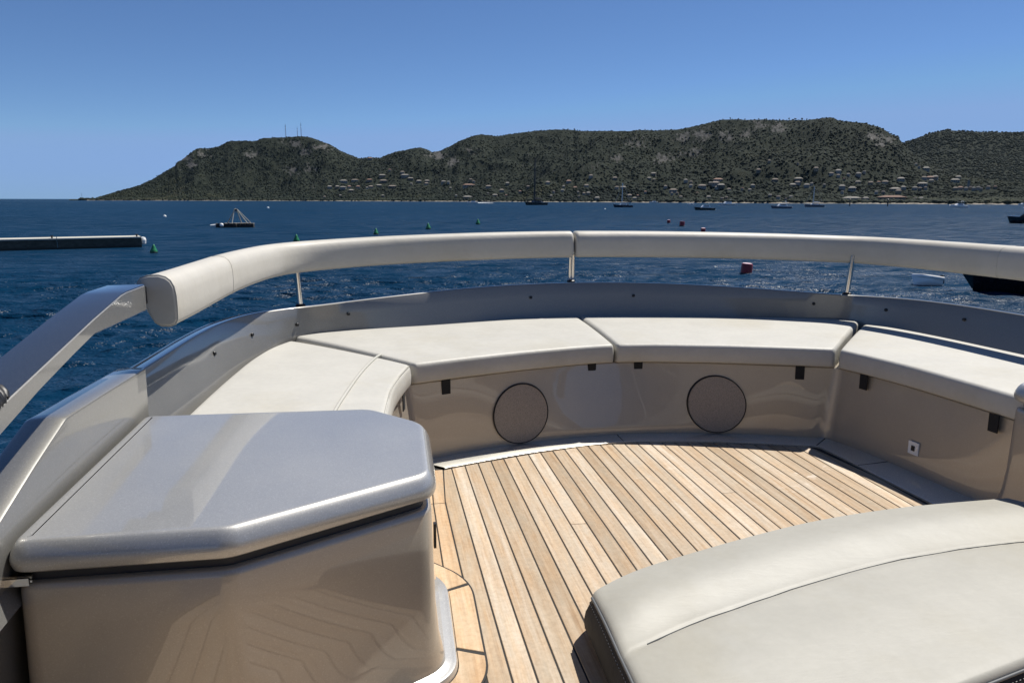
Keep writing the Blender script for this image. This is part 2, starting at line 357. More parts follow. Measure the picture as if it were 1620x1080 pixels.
def build_sea():
    def axis(fine0, fine1, step, far0, far1, g=1.035):
        a = list(np.arange(fine0, fine1+1e-6, step)); s = step
        while a[-1] < far1: s *= g; a.append(a[-1]+s)
        s = step; b = []; x = fine0
        while x > far0: s *= 1.09 if fine0 == 7.0 else g; x -= s; b.append(x)
        return np.array(b[::-1]+a)
    X = axis(-24.0, 24.0, 0.24, -14000, 14000); Y = axis(7.0, 46.0, 0.24, -14000, 14000)
    gx, gy = np.meshgrid(X, Y, indexing='ij')
    sx = np.gradient(X)[:, None]; sy = np.gradient(Y)[None, :]
    sp = np.maximum(sx*np.ones_like(gy), sy*np.ones_like(gx))
    z = np.zeros_like(gx); R = np.random.RandomState(3)
    for k in range(46):
        lam = 0.6*(3.0/0.6)**R.rand(); th = math.radians(-62 + R.randn()*34); kk = 2*math.pi/lam
        amp = 0.0085*lam**0.8*(0.5+R.rand()); ph = R.rand()*6.28
        f = np.clip((lam/sp-2.5)/2.5, 0, 1)
        q = np.sin(kk*(gx*math.cos(th)+gy*math.sin(th))+ph)
        z += f*amp*(q+0.25*q*q)
    z += SEA_Z
    nx, ny = gx.shape
    V = np.stack([gx, gy, z], -1).reshape(-1, 3)
    i = np.arange(nx-1)[:, None]*ny + np.arange(ny-1)[None, :]
    F = np.stack([i, i+ny, i+ny+1, i+1], -1).reshape(-1, 4)
    me = grid_mesh('sea', V, F, sea_material())
    tag(link(bpy.data.objects.new('sea', me)), kind='structure')
def grid_mesh(name, V, F, material, smooth=True):
    me = bpy.data.meshes.new(name)
    me.vertices.add(len(V)); me.vertices.foreach_set('co', np.asarray(V, np.float32).ravel())
    n = F.shape[1]
    me.loops.add(F.size); me.loops.foreach_set('vertex_index', F.astype(np.int32).ravel())
    me.polygons.add(len(F)); me.polygons.foreach_set('loop_start', np.arange(0, F.size, n, dtype=np.int32))
    me.polygons.foreach_set('use_smooth', np.full(len(F), smooth, bool))
    me.materials.append(material); me.update(calc_edges=True); me.validate(); return me
build_sea()

# ---------------------------------------------------------------- hills
ROCKS = [(0.3906,0.0787,.012,.008),(0.4135,0.0806,.014,.010),(0.4439,0.0778,.014,.007),(0.4661,0.0796,.010,.006),(0.403,0.0594,.012,.006),(0.3685,0.052,.018,.006),
 (0.3092,0.0524,.008,.005),(0.2815,0.0407,.010,.004),(0.6072,0.0736,.010,.006),(0.6209,0.0683,.010,.009),(-0.2018,0.0532,.010,.005),(-0.2167,0.039,.010,.005),
 (-0.0921,0.0668,.012,.005),(-0.1483,0.0529,.010,.006),(-0.085,0.0578,.010,.005),(-0.0783,0.0388,.008,.005),(-0.1012,0.0347,.008,.005),(-0.0619,0.0643,.014,.005),
 (0.0792,0.056,.014,.006),(0.0992,0.0459,.010,.006),(0.1236,0.0626,.010,.004),(0.3285,0.0717,.014,.006),(0.4804,0.0882,.010,.006),(0.5023,0.0854,.010,.006),(-0.2229,0.0476,.010,.004)]
def rock_mask(az, d, z):
    el = (z-5)/d; m = np.zeros_like(az)
    for (a, e, ra, re) in ROCKS:
        m = np.maximum(m, np.exp(-((az-a)/ra)**2-((el-e)/re)**2))
    n = fbm(az*420, el*760, 4, 71, 0.6); n2 = fbm(az*160, el*300, 3, 77)
    return np.clip((m*0.9 + n*0.9 + n2*0.5 - 0.52)*3.2, 0, 1)*(m > 0.05) + np.clip((n+0.5*n2-0.74)*5, 0, 1)*0.7
def hill_material(name, dark):
    m = mat(name, (0.03, 0.036, 0.02), 0.95, spec=0.1)
    at = N(m, 'ShaderNodeAttribute', attribute_name='rock')
    p = wpos(m)
    a = noise(m, 0.06, 6, 0.7, p); b = noise(m, 0.22, 4, 0.7, p)
    veg = ramp(m, a, [(0.3, (0.012*dark, 0.017*dark, 0.013*dark)), (0.55, (0.020*dark, 0.025*dark, 0.018*dark)), (0.75, (0.032*dark, 0.034*dark, 0.024*dark))])
    rk = ramp(m, b, [(0.3, (0.024, 0.025, 0.026)), (0.62, (0.122, 0.118, 0.113))])
    L(m, mixc(m, at.outputs['Fac'], veg, rk), bsdf(m).inputs['Base Color'])
    L(m, bump(m, b, 0.8, 4.0), bsdf(m).inputs['Normal'])
    return m
def polar_hill(name, fn, a0, a1, na, d0, d1, nd, material, rocks):
    az = np.linspace(a0, a1, na)[:, None]*np.ones((1, nd))
    t = np.linspace(0, 1, nd)[None, :]
    d = d0(az[:, :1])*(1-t) + d1(az[:, :1])*t
    z = fn(az, d)
    rk = rock_mask(az, d, z) if rocks else np.clip((fbm(az*300, d*0.02, 4, 9)-0.55)*3, 0, 1)
    V = np.stack([d*np.sin(az), d*np.cos(az), z+SEA_Z], -1).reshape(-1, 3)
    i = np.arange(na-1)[:, None]*nd + np.arange(nd-1)[None, :]
    F = np.stack([i, i+1, i+nd+1, i+nd], -1).reshape(-1, 4)
    me = grid_mesh(name, V, F[:, ::-1], material)
    at = me.attributes.new('rock', 'FLOAT', 'POINT'); at.data.foreach_set('value', rk.astype(np.float32).ravel())
    return tag(link(bpy.data.objects.new(name, me)), kind='structure')
polar_hill('hills', h_main, -0.345, 1.05, 1000, lambda a: d_shore(a)-25, lambda a: d_ridge(a)*1.0+650, 150, hill_material('maquis_hill', 1.0), True)
polar_hill('distant_hill', h_far, 0.52, 1.05, 300, lambda a: a*0+2290.0, lambda a: a*0+4200.0, 60, hill_material('distant_maquis', 0.9), False)
def h_isle(az, d):
    return 40*np.exp(-((az+0.447)/0.028)**2)*np.exp(-((d-7600)/260)**2)*(1+0.5*fbm(az*300, d*0.01, 3, 4)) - 6
polar_hill('distant_island', h_isle, -0.53, -0.365, 90, lambda a: a*0+6900.0, lambda a: a*0+8300.0, 24, hill_material('island_scrub', 1.2), False)

# shore rim: pale rocks and beach along the waterline, hugging the terrain
def shore_strip():
    az = np.linspace(-0.328, 0.95, 700); rows = []
    for off, dz in ((-7, -0.6), (-1.5, 0.9), (4, 1.9)):
        d = d_shore(az)+off+3*fbm(az*500, az*0+off, 2, 8)
        rows.append(np.stack([d*np.sin(az), d*np.cos(az), SEA_Z+dz+0*az], 1))
    V, F = loft(rows)
    m = mat('shore_rock', (0.26, 0.23, 0.19), 0.9)
    L(m, ramp(m, noise(m, 0.05, 5, 0.75, wpos(m)), [(0.38, (0.05, 0.048, 0.035)), (0.6, (0.24, 0.21, 0.17)), (0.75, (0.42, 0.37, 0.30))]), bsdf(m).inputs['Base Color'])
    tag(obj('shoreline', V, F, m, None, 60), kind='structure')
shore_strip()

# maquis and shore trees: thousands of small crowns reading as one wood
def build_maquis():
    ico = [(0, 0, 1)] + [(.894*math.cos(k*1.2566), .894*math.sin(k*1.2566), .447) for k in range(5)] + \
          [(.894*math.cos(k*1.2566+.628), .894*math.sin(k*1.2566+.628), -.447) for k in range(5)] + [(0, 0, -1)]
    ico = np.array(ico)
    fi = [(0, 1+k, 1+(k+1) % 5) for k in range(5)] + [(1+k, 6+k, 1+(k+1) % 5) for k in range(5)] + [(1+(k+1) % 5, 6+k, 6+(k+1) % 5) for k in range(5)]
    fi = np.array(fi)
    R = np.random.RandomState(11)
    n1 = 46000
    az = R.uniform(-0.335, 0.86, n1); t = R.rand(n1)**0.9
    near = R.rand(n1) < 0.22; t = np.where(near, R.rand(n1)*0.16, t*1.02)
    ds, dr = d_shore(az), d_ridge(az); d = ds+2+(dr-ds)*t
    z = h_main(az, d); rk = rock_mask(az, d, z)
    keep = (rk < 0.45+0.3*R.rand(n1)) & (z > 0.9)
    # leave clearings round the houses
    ha = np.array([h[0] for h in HOUSES]); hd = np.array([h[1] for h in HOUSES]); hw = np.array([h[2] for h in HOUSES])
    for a, dd, w in zip(ha, hd, hw):
        keep &= ~((np.abs(az-a)*dd < w*0.5+2) & (d < dd+8) & (d > dd-16-w*0.25))
    az, d, z, t = az[keep], d[keep], z[keep], t[keep]; n = len(az)
    size = (1.7+2.2*R.rand(n)**1.7)*np.where(t < 0.2, 1.35, 1.0)*np.where(t > .93, .75, 1)
    hgt = size*(0.42+0.34*R.rand(n))*np.where(t < 0.16, 1.25, 1.0)
    base = np.stack([d*np.sin(az), d*np.cos(az), z+SEA_Z+hgt*0.35], 1)
    sc = 1+0.32*(R.rand(n, 12)-0.5)*2
    th = R.rand(n)*6.283
    co, si = np.cos(th)[:, None], np.sin(th)[:, None]
    px = (ico[None, :, 0]*co-ico[None, :, 1]*si)*size[:, None]*sc
    py = (ico[None, :, 0]*si+ico[None, :, 1]*co)*size[:, None]*sc
    pz = ico[None, :, 2]*hgt[:, None]*sc
    V = (np.stack([px, py, pz], -1)+base[:, None, :]).reshape(-1, 3)
    F = (fi[None]+12*np.arange(n)[:, None, None]).reshape(-1, 3)
    m = mat('maquis_leaves', (0.04, 0.05, 0.02), 0.9, spec=0.15)
    at = N(m, 'ShaderNodeAttribute', attribute_name='tone')
    L(m, ramp(m, at.outputs['Fac'], [(0.0, (0.0095, 0.0155, 0.013)), (0.35, (0.0125, 0.019, 0.014)), (0.65, (0.016, 0.0225, 0.0155)), (0.85, (0.030, 0.035, 0.020)), (1.0, (0.043, 0.043, 0.027))]), bsdf(m).inputs['Base Color'])
    me = grid_mesh('maquis', V, F, m, True)
    patch = fbm(base[:, 0]/120, base[:, 1]/120, 3, 61)
    big = fbm(base[:, 0]/420, base[:, 1]/420, 3, 91)
    tone = np.clip(0.40+0.55*patch+0.75*big+0.22*(R.rand(n)-0.5)+np.where(t < 0.25, 0.16, 0), 0, 1)
    a = me.attributes.new('tone', 'FLOAT', 'POINT'); a.data.foreach_set('value', np.repeat(tone, 12).astype(np.float32))
    o = link(bpy.data.objects.new('maquis_wood', me))
    tag(o, 'dark green scrub and low woodland covering the hills across the bay', 'wood', kind='stuff')
    # the far hill behind
    n = 17000; az = R.uniform(0.60, 0.95, n); t = R.rand(n)**.8; d = 2310+990*t; z = h_far(az, d)
    size = 2.4+2.6*R.rand(n); hgt = size*0.7
    base = np.stack([d*np.sin(az), d*np.cos(az), z+SEA_Z+hgt*0.2], 1); sc = 1+0.3*(R.rand(n, 12)-0.5)*2
    V = (np.stack([ico[None, :, 0]*size[:, None]*sc, ico[None, :, 1]*size[:, None]*sc, ico[None, :, 2]*hgt[:, None]*sc], -1)+base[:, None]).reshape(-1, 3)
    F = (fi[None]+12*np.arange(n)[:, None, None]).reshape(-1, 3)
    me = grid_mesh('far_maquis', V, F, m, True)
    a = me.attributes.new('tone', 'FLOAT', 'POINT'); a.data.foreach_set('value', np.repeat(np.clip(0.3+0.5*(R.rand(n)-.5), 0, 1), 12).astype(np.float32))
    tag(link(bpy.data.objects.new('distant_wood', me)), 'dark scrub covering the farther hill at the right', 'wood', kind='stuff')

HOUSES = [(-0.0382,2453,30.7,543,287),(-0.0241,2463,28.7,561,285),(-0.006,2420,22.2,584,285),(0.01,2440,26.4,604,278),(0.0113,2409,30.1,606,287),(0.0197,2465,10.3,616,269),(0.0355,2436,16.2,636,273),(0.0386,2421,32.3,640,278),(0.0457,2403,24.0,649,283),(0.0561,2370,19.8,662,287),(0.0666,2343,19.5,675,287),(0.0657,2320,15.5,674,291),(-0.0556,2380,17.9,521,296),(-0.0463,2374,15.8,533,296),(-0.0393,2357,23.6,542,297),(-0.0315,2374,13.8,552,296),(-0.0205,2357,15.7,566,296),(-0.0047,2328,17.5,586,296),(0.0056,2362,21.7,599,294),(-0.0095,2301,9.6,580,297),(0.0223,2291,30.5,620,296),(0.0464,2328,9.7,650,291),(-0.0293,2341,19.5,555,302),(-0.0044,2643,19.8,585,251),(0.01,2164,10.8,605,310),(-0.0623,2234,9.3,513,312),(-0.0428,2229,9.3,538,310),(0.0875,2289,17.2,701,288),(0.094,2267,11.3,709,288),(0.1225,2252,11.3,744,285),(0.1265,2243,9.3,749,287),(0.12,2136,35.6,741,294),(0.1452,2002,18.4,772,296),(0.0964,2226,9.3,712,298),(0.1624,1960,14.7,793,302),(0.1036,1961,8.2,721,310),(0.1182,1921,28.8,739,313),(0.1444,1928,6.4,771,307),(0.1534,1901,15.8,782,310),(0.1681,1870,7.8,800,310),(0.1861,1870,9.4,822,304),(0.1697,2031,13.5,802,291),(0.1967,1867,10.9,835,296),(0.2219,1870,14.0,866,290),(0.2487,1852,15.4,899,288),(0.2423,1817,9.1,891,296),(0.2408,1792,10.5,889,302),(0.2294,1783,7.4,875,304),(0.257,1816,12.1,909,298),(0.2715,1788,13.4,927,295),(0.2769,1865,12.4,934,279),(0.3076,1862,14.0,972,283),(0.3103,1720,11.5,975,298),(0.3183,1736,15.9,985,298),(0.2742,1710,11.4,930,307),(0.2685,1716,8.6,923,307),(0.2611,1733,7.2,914,305),(0.2856,1639,13.7,944,315),(0.2262,1747,8.7,871,311),(0.3266,1632,12.2,995,311),(0.337,1626,6.8,1008,311),(0.3331,1589,10.6,1003,315),(0.2621,1684,5.6,915,312),(0.3559,1967,16.4,1033,276),(0.3506,1938,12.9,1026,283),(0.3569,1939,9.7,1034,285),(0.3714,1658,9.7,1052,296),(0.3811,1626,20.3,1064,302),(0.3796,1598,6.7,1062,307),(0.3859,1599,6.7,1070,307),(0.3962,1674,11.2,1084,287),(0.4024,1664,8.3,1092,289),(0.4026,1640,9.6,1092,294),(0.4166,1630,21.7,1110,296),(0.4354,1649,23.4,1135,286),(0.4325,1636,19.1,1131,291),(0.4395,1624,18.9,1140,295),(0.4343,1621,9.5,1133,297),(0.4264,1641,9.6,1123,291),(0.4489,1553,10.4,1152,301),(0.4108,1599,6.7,1102,307),(0.425,1484,11.1,1120,314),(0.4464,1433,7.2,1148,314),(0.4411,1433,7.2,1141,316),(0.3908,1563,9.1,1076,313),(0.4738,1513,8.8,1185,302),(0.4647,1526,6.4,1173,300),(0.3464,1646,6.9,1020,305),(0.4828,1673,11.2,1199,271),(0.4947,1701,8.5,1216,256),(0.5275,1688,5.6,1261,260),(0.5027,1633,15.0,1225,286),(0.5294,1639,19.1,1262,285),(0.529,1631,13.6,1261,291),(0.5234,1611,16.1,1253,294),(0.5392,1550,12.9,1275,295),(0.5448,1626,8.1,1283,292),(0.4772,1626,10.8,1190,294),(0.559,1547,6.4,1303,294),(0.5732,1665,13.9,1325,272),(0.5658,1637,10.9,1314,276),(0.5736,1628,8.1,1325,279),(0.5845,1675,8.4,1341,277),(0.5801,1613,5.4,1334,285),(0.5787,1524,14.0,1331,297),(0.5899,1521,16.5,1347,300),(0.5792,1470,6.1,1331,305),(0.4979,1376,8.0,1217,311),(0.5076,1364,8.0,1230,313),(0.5222,1373,8.0,1250,313),(0.5166,1345,5.6,1242,317),(0.5902,1331,33.3,1346,317),(0.5955,1595,12.0,1356,290),(0.5485,1665,11.1,1290,268),(0.6013,1705,7.1,1366,273),(0.5954,1691,12.7,1357,277),(0.609,1612,10.8,1376,290),(0.6177,1653,8.3,1389,290),(0.6244,1647,13.7,1399,290),(0.6405,1655,16.6,1424,285),(0.6545,1887,7.9,1448,261),(0.658,1852,6.2,1453,265),(0.6652,1855,17.0,1464,268),(0.6642,1727,11.5,1461,283),(0.6699,1759,17.6,1470,283),(0.6749,1771,14.8,1478,282),(0.6629,1649,20.6,1458,293),(0.6439,1541,10.3,1428,298),(0.6356,1508,21.4,1415,301),(0.6391,1460,11.0,1420,305),(0.616,1435,7.2,1385,306),(0.6233,1440,7.2,1396,306),(0.6556,1541,10.3,1446,299),(0.6608,1534,7.7,1454,300),(0.6665,1541,6.4,1463,299),(0.6715,1718,11.5,1472,288),(0.6326,1325,42.0,1409,316),(0.6052,1323,11.0,1368,317),(0.6568,1320,6.6,1446,317),(0.6632,1324,8.8,1456,316),(0.6951,1763,20.6,1510,287),(0.6979,1805,13.5,1515,282),(0.696,1501,10.0,1510,300),(0.7008,1514,10.1,1518,299),(0.7064,1493,7.5,1527,300),(0.7106,1500,6.3,1534,299),(0.7137,1489,7.4,1539,300),(0.7178,1489,7.4,1546,299),(0.7209,1473,6.1,1551,301),(0.7084,1655,4.1,1531,294),(0.7273,1479,7.4,1562,298),(0.7338,1478,6.2,1573,298)]
build_maquis()

# ---------------------------------------------------------------- houses on the slope
def ordinal(n):
    return '%d%s' % (n, 'th' if 10 <= n % 100 <= 20 else {1: 'st', 2: 'nd', 3: 'rd'}.get(n % 10, 'th'))
def build_houses():
    wall_m = [mat('ochre_render', (0.21, 0.18, 0.14), 0.9), mat('white_render', (0.25, 0.24, 0.22), 0.9), mat('stone_render', (0.13, 0.118, 0.10), 0.9)]
    roof_m = [mat('faded_tile_roof', (0.17, 0.142, 0.12), 0.85), mat('pale_stone_roof', (0.19, 0.178, 0.16), 0.85), mat('terracotta_roof', (0.20, 0.12, 0.09), 0.85)]
    win_m = mat('dark_window', (0.03, 0.035, 0.04), 0.25)
    wall_d = [MB().box((0, 0, -0.75), (1, 0.62, 3.5)).mesh('wall', m) for m in wall_m]
    wv = [(-.56,-.37,1),(.56,-.37,1),(.56,.37,1),(-.56,.37,1),(-.56,-.37,1.1),(.56,-.37,1.1),(.56,.37,1.1),(-.56,.37,1.1),(-.26,0,1.72),(.26,0,1.72)]
    wf = [(0,3,2,1),(0,1,5,4),(1,2,6,5),(2,3,7,6),(3,0,4,7),(4,5,9,8),(5,6,9),(6,7,8,9),(7,4,8)]
    roof_d = [make_mesh('roof', wv, wf, m) for m in roof_m]
    win = MB()
    for k in range(4): win.box((-0.36+0.24*k, -0.315, 0.45), (0.11, 0.03, 0.62))
    win_d = win.mesh('window_row', win_m)
    one = MB().box((0, -0.315, 0.45), (0.11, 0.03, 0.62)).mesh('window', win_m)
    rows = [('upper', lambda v: v < 281), ('middle', lambda v: 281 <= v < 293), ('lower', lambda v: 293 <= v < 304.5), ('shore', lambda v: v >= 304.5)]
    wn_ = ['ochre', 'white', 'stone']; rn_ = ['faded tile', 'pale grey', 'terracotta']
    R = random.Random(5)
    for rname, test in rows:
        hs = sorted([h for h in HOUSES if test(h[4])], key=lambda h: h[0])
        for k, (az, d, w, u, v) in enumerate(hs):
            z = float(h_main(np.array(az), np.array(float(d)))); zf = float(h_far(np.array(az), np.array(float(d)))); z = max(z, zf)
            wi = R.choice([0, 1, 1, 2]); ri = R.choice([0, 0, 1, 1, 1, 2])
            size = 'large' if w > 24 else ('small' if w < 11 else 'mid-sized')
            hh = 3.3 if w < 11 else (3.9 if w < 30 else 4.4)
            tower = (u == 1531)
            e = empty('church_tower' if tower else 'house', (d*math.sin(az), d*math.cos(az), z+SEA_Z+0.6),
                      'slender pale church tower above the little village at the right' if tower else
                      '%s %s house with %s roof, %s from left in the %s hillside row' % (size, wn_[wi], rn_[ri], ordinal(k+1), rname),
                      'tower' if tower else 'house', 'houses on the hillside across the bay', -az+R.uniform(-.35, .35))
            if tower: e.scale = (4.0, 5, 7); wi = 1
            else: e.scale = (w*0.74 if w < 35 else w*.9, min(w*0.7, 13), hh)
            for nm, dd in (('wall', wall_d[wi]), ('roof', roof_d[ri])): link(bpy.data.objects.new(nm, dd), e)
            if w > 14 and not tower:
                for q in range(4):
                    o = link(bpy.data.objects.new('window', one), e); o.location = (-0.36+0.24*q, 0, 0)
build_houses()

# ---------------------------------------------------------------- ridge pines and antenna masts
def build_ridge():
    bark = mat('pine_bark', (0.06, 0.045, 0.035), 0.9); leaf = mat('pine_needles', (0.022, 0.03, 0.014), 0.9)
    R = random.Random(3)
    tr = MB().tube([(0, 0, -2), (.1, 0, 3), (0, .2, 7)], [.45, .35, .2], 6).mesh('trunk', bark, 40)
    crowns = []
    for c in range(3):
        b = MB()
        for k in range(9):
            a = R.uniform(0, 6.28); r = R.uniform(0, 2.6); s = R.uniform(1.2, 2.1)
            cx, cy, cz = r*math.cos(a), r*math.sin(a), 7+R.uniform(-1.4, 1.6)-r*.25
            b.lathe([(0.05*s, -.6*s), (.75*s*R.uniform(.8, 1.1), -.3*s), (s*R.uniform(.85, 1.1), .1*s), (.6*s, .5*s), (0.05*s, .62*s)], 7, (cx, cy, cz))
        crowns.append(b.mesh('crown', leaf))
    P = [(0.2405, 'pine tree on the ridge, leftmost of the four above the black yacht\'s right'), (0.2469, 'pine tree on the ridge, second of the left four'), (0.2549, 'pine tree on the ridge, third of the left four'), (0.2589, 'pine tree on the ridge, rightmost of the left four')]
    Q = [0.4465, 0.4561, 0.4635, 0.4798, 0.4885, 0.4958, 0.5037, 0.5145, 0.5217, 0.5288, 0.5344]
    P += [(a, 'lone umbrella pine on the high plateau crest, %s from the left of eleven' % ordinal(i+1)) for i, a in enumerate(Q)]
    for i, (a, lab) in enumerate(P):
        d = float(d_ridge(np.array(a)))-8; z = float(h_main(np.array(a), np.array(d)))+SEA_Z
        e = empty('pine_tree', (d*math.sin(a), d*math.cos(a), z), lab, 'tree', 'pines on the ridge', R.uniform(0, 6.28))
        s = R.uniform(.75, 1.15); e.scale = (s*.9, s*.9, s*.72)
        link(bpy.data.objects.new('trunk', tr), e); link(bpy.data.objects.new('crown', crowns[i % 3]), e)
    met = mat('mast_metal', (0.10, 0.09, 0.09), 0.6, 0.2)
    for a, h, w, lab in ((-0.1055, 42, 1.5, 'tallest antenna mast on the left hilltop, standing apart at left'), (-0.0916, 30, .9, 'shorter middle antenna mast on the left hilltop'), (-0.0871, 44, 1.1, 'slim antenna mast at the right end of the left hilltop')):
        d = float(d_ridge(np.array(a))); z = float(h_main(np.array(a), np.array(d)))+SEA_Z
        e = empty('antenna_mast', (d*math.sin(a), d*math.cos(a), z), lab, 'antenna', 'antenna masts on the left hill')
        x, y = d*math.sin(a), d*math.cos(a); b = MB()
        for sx, sy in ((1, 1), (1, -1), (-1, -1), (-1, 1)):
            b.tube([(x+sx*w, y+sy*w, z-3), (x+sx*w*.45, y+sy*w*.45, z+h)], .22, 4)
        b.obj('tower_frame', met, e)
        b = MB(); n = int(h/3)
        for k in range(n):
            z0, z1 = z+k*3, z+k*3+3; w0, w1 = w*(1-.55*k/n), w*(1-.55*(k+1)/n)
            b.tube([(x-w0, y-w0, z0), (x+w1, y-w1, z1)], .13, 4); b.tube([(x+w0, y+w0, z0), (x-w1, y+w1, z1)], .13, 4)
        b.obj('bracing', met, e)
        MB().tube([(x, y, z+h), (x, y, z+h+5)], .16, 5).obj('aerial', met, e)
        MB().box((x, y-w, z+h*.72), (1.6, 1.2, 1.6)).obj('dish', M['white'], e)
build_ridge()

# ---------------------------------------------------------------- boats, buoys, raft, pontoon
HULLW = mat('white_hull', (0.80, 0.80, 0.78), 0.25, coat=.5); HULLN = mat('navy_hull', (0.012, 0.018, 0.04), 0.2, coat=.6)
HULLK = mat('black_hull', (0.008, 0.008, 0.010), 0.18, coat=.8); HULLG = mat('grey_hull', (0.10, 0.12, 0.16), 0.3, coat=.4)
DECK = mat('boat_deck', (0.5, 0.47, 0.42), 0.6); GLASS = mat('boat_glass', (0.01, 0.012, 0.015), 0.08); ALU = mat('mast_alloy', (0.55, 0.55, 0.55), 0.4, .6)
DARKMAST = mat('carbon_mast', (0.012, 0.012, 0.013), 0.4); CANVAS = mat('navy_canvas', (0.03, 0.035, 0.06), 0.85); WOOD = mat('boat_varnish', (0.22, 0.12, 0.06), 0.5)
FOAM = mat('wake_foam', (0.8, 0.82, 0.82), 0.8)
def hull_geo(Lg, B, H, fine=2.2, sheer=.35, z0=-.5):
    rows = []
    for i in range(15):
        t = i/14; x = -Lg/2+Lg*t
        b = B/2*(0.86+.14*min(1, t/.35))*(1-max(0, (t-.42)/.58)**fine)+.02
        zs = H*(.84+sheer*t*t); rk = Lg*.05*max(0, (t-.8)/.2)
        rows.append([(x-rk*.6, 0, z0), (x-rk*.4, b*.55, z0*.3), (x, b*.92, H*.25), (x+rk, b, zs), (x+rk, b*.88, zs+.02), (x+rk, 0, zs+.06), (x+rk, -b*.88, zs+.02), (x+rk, -b, zs), (x, -b*.92, H*.25), (x-rk*.4, -b*.55, z0*.3)])
    V, F = loft(rows, True); n = 10
    F.append(tuple(range(n))); F.append(tuple(14*n+k for k in range(n)))
    return V, F
def part(name, geo, m, e, smooth=40):
    me = make_mesh(name, geo.v if isinstance(geo, MB) else geo[0], geo.f if isinstance(geo, MB) else geo[1], m, smooth)
    return link(bpy.data.objects.new(name, me), e)
def cabin(x0, x1, w, z0, z1, rake=.5):
    V = [(x0, -w/2, z0), (x1, -w/2, z0), (x1, w/2, z0), (x0, w/2, z0), (x0+rake*.3, -w*.42, z1), (x1-rake, -w*.40, z1), (x1-rake, w*.40, z1), (x0+rake*.3, w*.42, z1)]
    return V, [(0,3,2,1),(4,5,6,7),(0,1,5,4),(1,2,6,5),(2,3,7,6),(3,0,4,7)]
def sailboat(xy, Lg, mast, rz, label, hullm, mastm, cabm, beam=.3, canvas=True, name='sailing_yacht'):
    e = empty(name, (xy[0], xy[1], SEA_Z), label, 'sailboat', 'boats moored in the bay', rz)
    H = Lg*.095+.4
    h = part('hull', hull_geo(Lg, Lg*beam, H), hullm, e)
    part('window_strip', MB().box((Lg*.02, 0, H*.62), (Lg*.5, Lg*beam*.985, H*.14)), GLASS, h)
    cb = part('cabin', cabin(-Lg*.2, Lg*.2, Lg*beam*.62, H*.9, H*.9+Lg*.055+.3, Lg*.06), cabm, e)
    part('window', MB().box((-Lg*.01, 0, H*.9+Lg*.03+.15), (Lg*.26, Lg*beam*.60, Lg*.02+.12)), GLASS, cb)
    part('mast', MB().tube([(Lg*.08, 0, H), (Lg*.06, 0, mast)], [mast*.017+.03, mast*.011+.02], 6), mastm, e)
    bm_ = part('boom', MB().tube([(Lg*.08, 0, H+Lg*.12), (-Lg*.3, 0, H+Lg*.115)], Lg*.008+.05, 6), mastm, e)
    part('furled_sail', MB().tube([(Lg*.06, 0, H+Lg*.14), (-Lg*.1, 0, H+Lg*.145), (-Lg*.29, 0, H+Lg*.13)], [Lg*.014, Lg*.018, Lg*.008], 6), CANVAS if canvas else HULLW, bm_)
    part('forestay', MB().tube([(Lg*.49, 0, H*1.15), (Lg*.062, 0, mast*.97)], Lg*.003+.02, 4), mastm, e)
    part('backstay', MB().tube([(-Lg*.48, 0, H), (Lg*.06, 0, mast*.99)], Lg*.002+.012, 4), mastm, e)
    for s in (-1, 1):
        part('shroud', MB().tube([(Lg*.05, s*Lg*beam*.46, H), (Lg*.062, 0, mast*.93)], Lg*.0018+.012, 4), mastm, e)
    part('spreader', MB().box((Lg*.065, 0, mast*.55), (.12, Lg*.12, .1)), mastm, e)
    part('sprayhood', MB().lathe([(Lg*.07, 0), (Lg*.068, Lg*.025), (Lg*.05, Lg*.05), (.05, Lg*.058)], 10, (-Lg*.22, 0, H*.95)), CANVAS, e)
    return e
def motorboat(xy, Lg, rz, label, hullm, cabm=None, fly=False, name='motor_yacht', cat='motorboat', hard=True):
    e = empty(name, (xy[0], xy[1], SEA_Z), label, cat, 'boats moored in the bay', rz)
    H = Lg*.10+.45; cabm = cabm or HULLW
    h = part('hull', hull_geo(Lg, Lg*.31, H, 2.6, .28), hullm, e)
    part('rubbing_strake', MB().box((-Lg*.08, 0, H*.74), (Lg*.74, Lg*.318, H*.05)), HULLW, h)
    cb = part('cabin', cabin(-Lg*.26, Lg*.2, Lg*.24, H*.85, H*.85+Lg*.09+.35, Lg*.1), cabm, e)
    part('window', MB().box((-Lg*.06, 0, H*.85+Lg*.055+.2), (Lg*.26, Lg*.232, Lg*.032+.1)), GLASS, cb)
    if hard: part('hardtop', MB().box((-Lg*.14, 0, H*.85+Lg*.15+.6), (Lg*.3, Lg*.24, .12)), cabm, e)
    if hard:
        for s in (-1, 1):
            part('support', MB().tube([(-Lg*.27, s*Lg*.1, H*.85), (-Lg*.24, s*Lg*.1, H*.85+Lg*.15+.6)], .07, 5), cabm, e)
    part('radar_arch', MB().tube([(-Lg*.2, -Lg*.1, H*.85+Lg*.15+.6), (-Lg*.22, -Lg*.08, H*.85+Lg*.2+.6), (-Lg*.22, Lg*.08, H*.85+Lg*.2+.6), (-Lg*.2, Lg*.1, H*.85+Lg*.15+.6)], .09, 6), cabm, e)
    part('swim_platform', MB().box((-Lg*.53, 0, .3), (Lg*.08, Lg*.24, .12)), DECK, e)
    return e
sailboat((149.3, 715.3), 24, 43.0, math.radians(205), 'black sailing yacht with very tall dark mast moored off the far shore', HULLK, DARKMAST, HULLK, .30, name='sailing_yacht')
sailboat((167.2, 508.8), 13, 16.5, math.radians(175), 'navy hulled sailing boat with pale cabin, right of the tall black yacht', HULLN, ALU, HULLW, .27, name='sailing_boat')
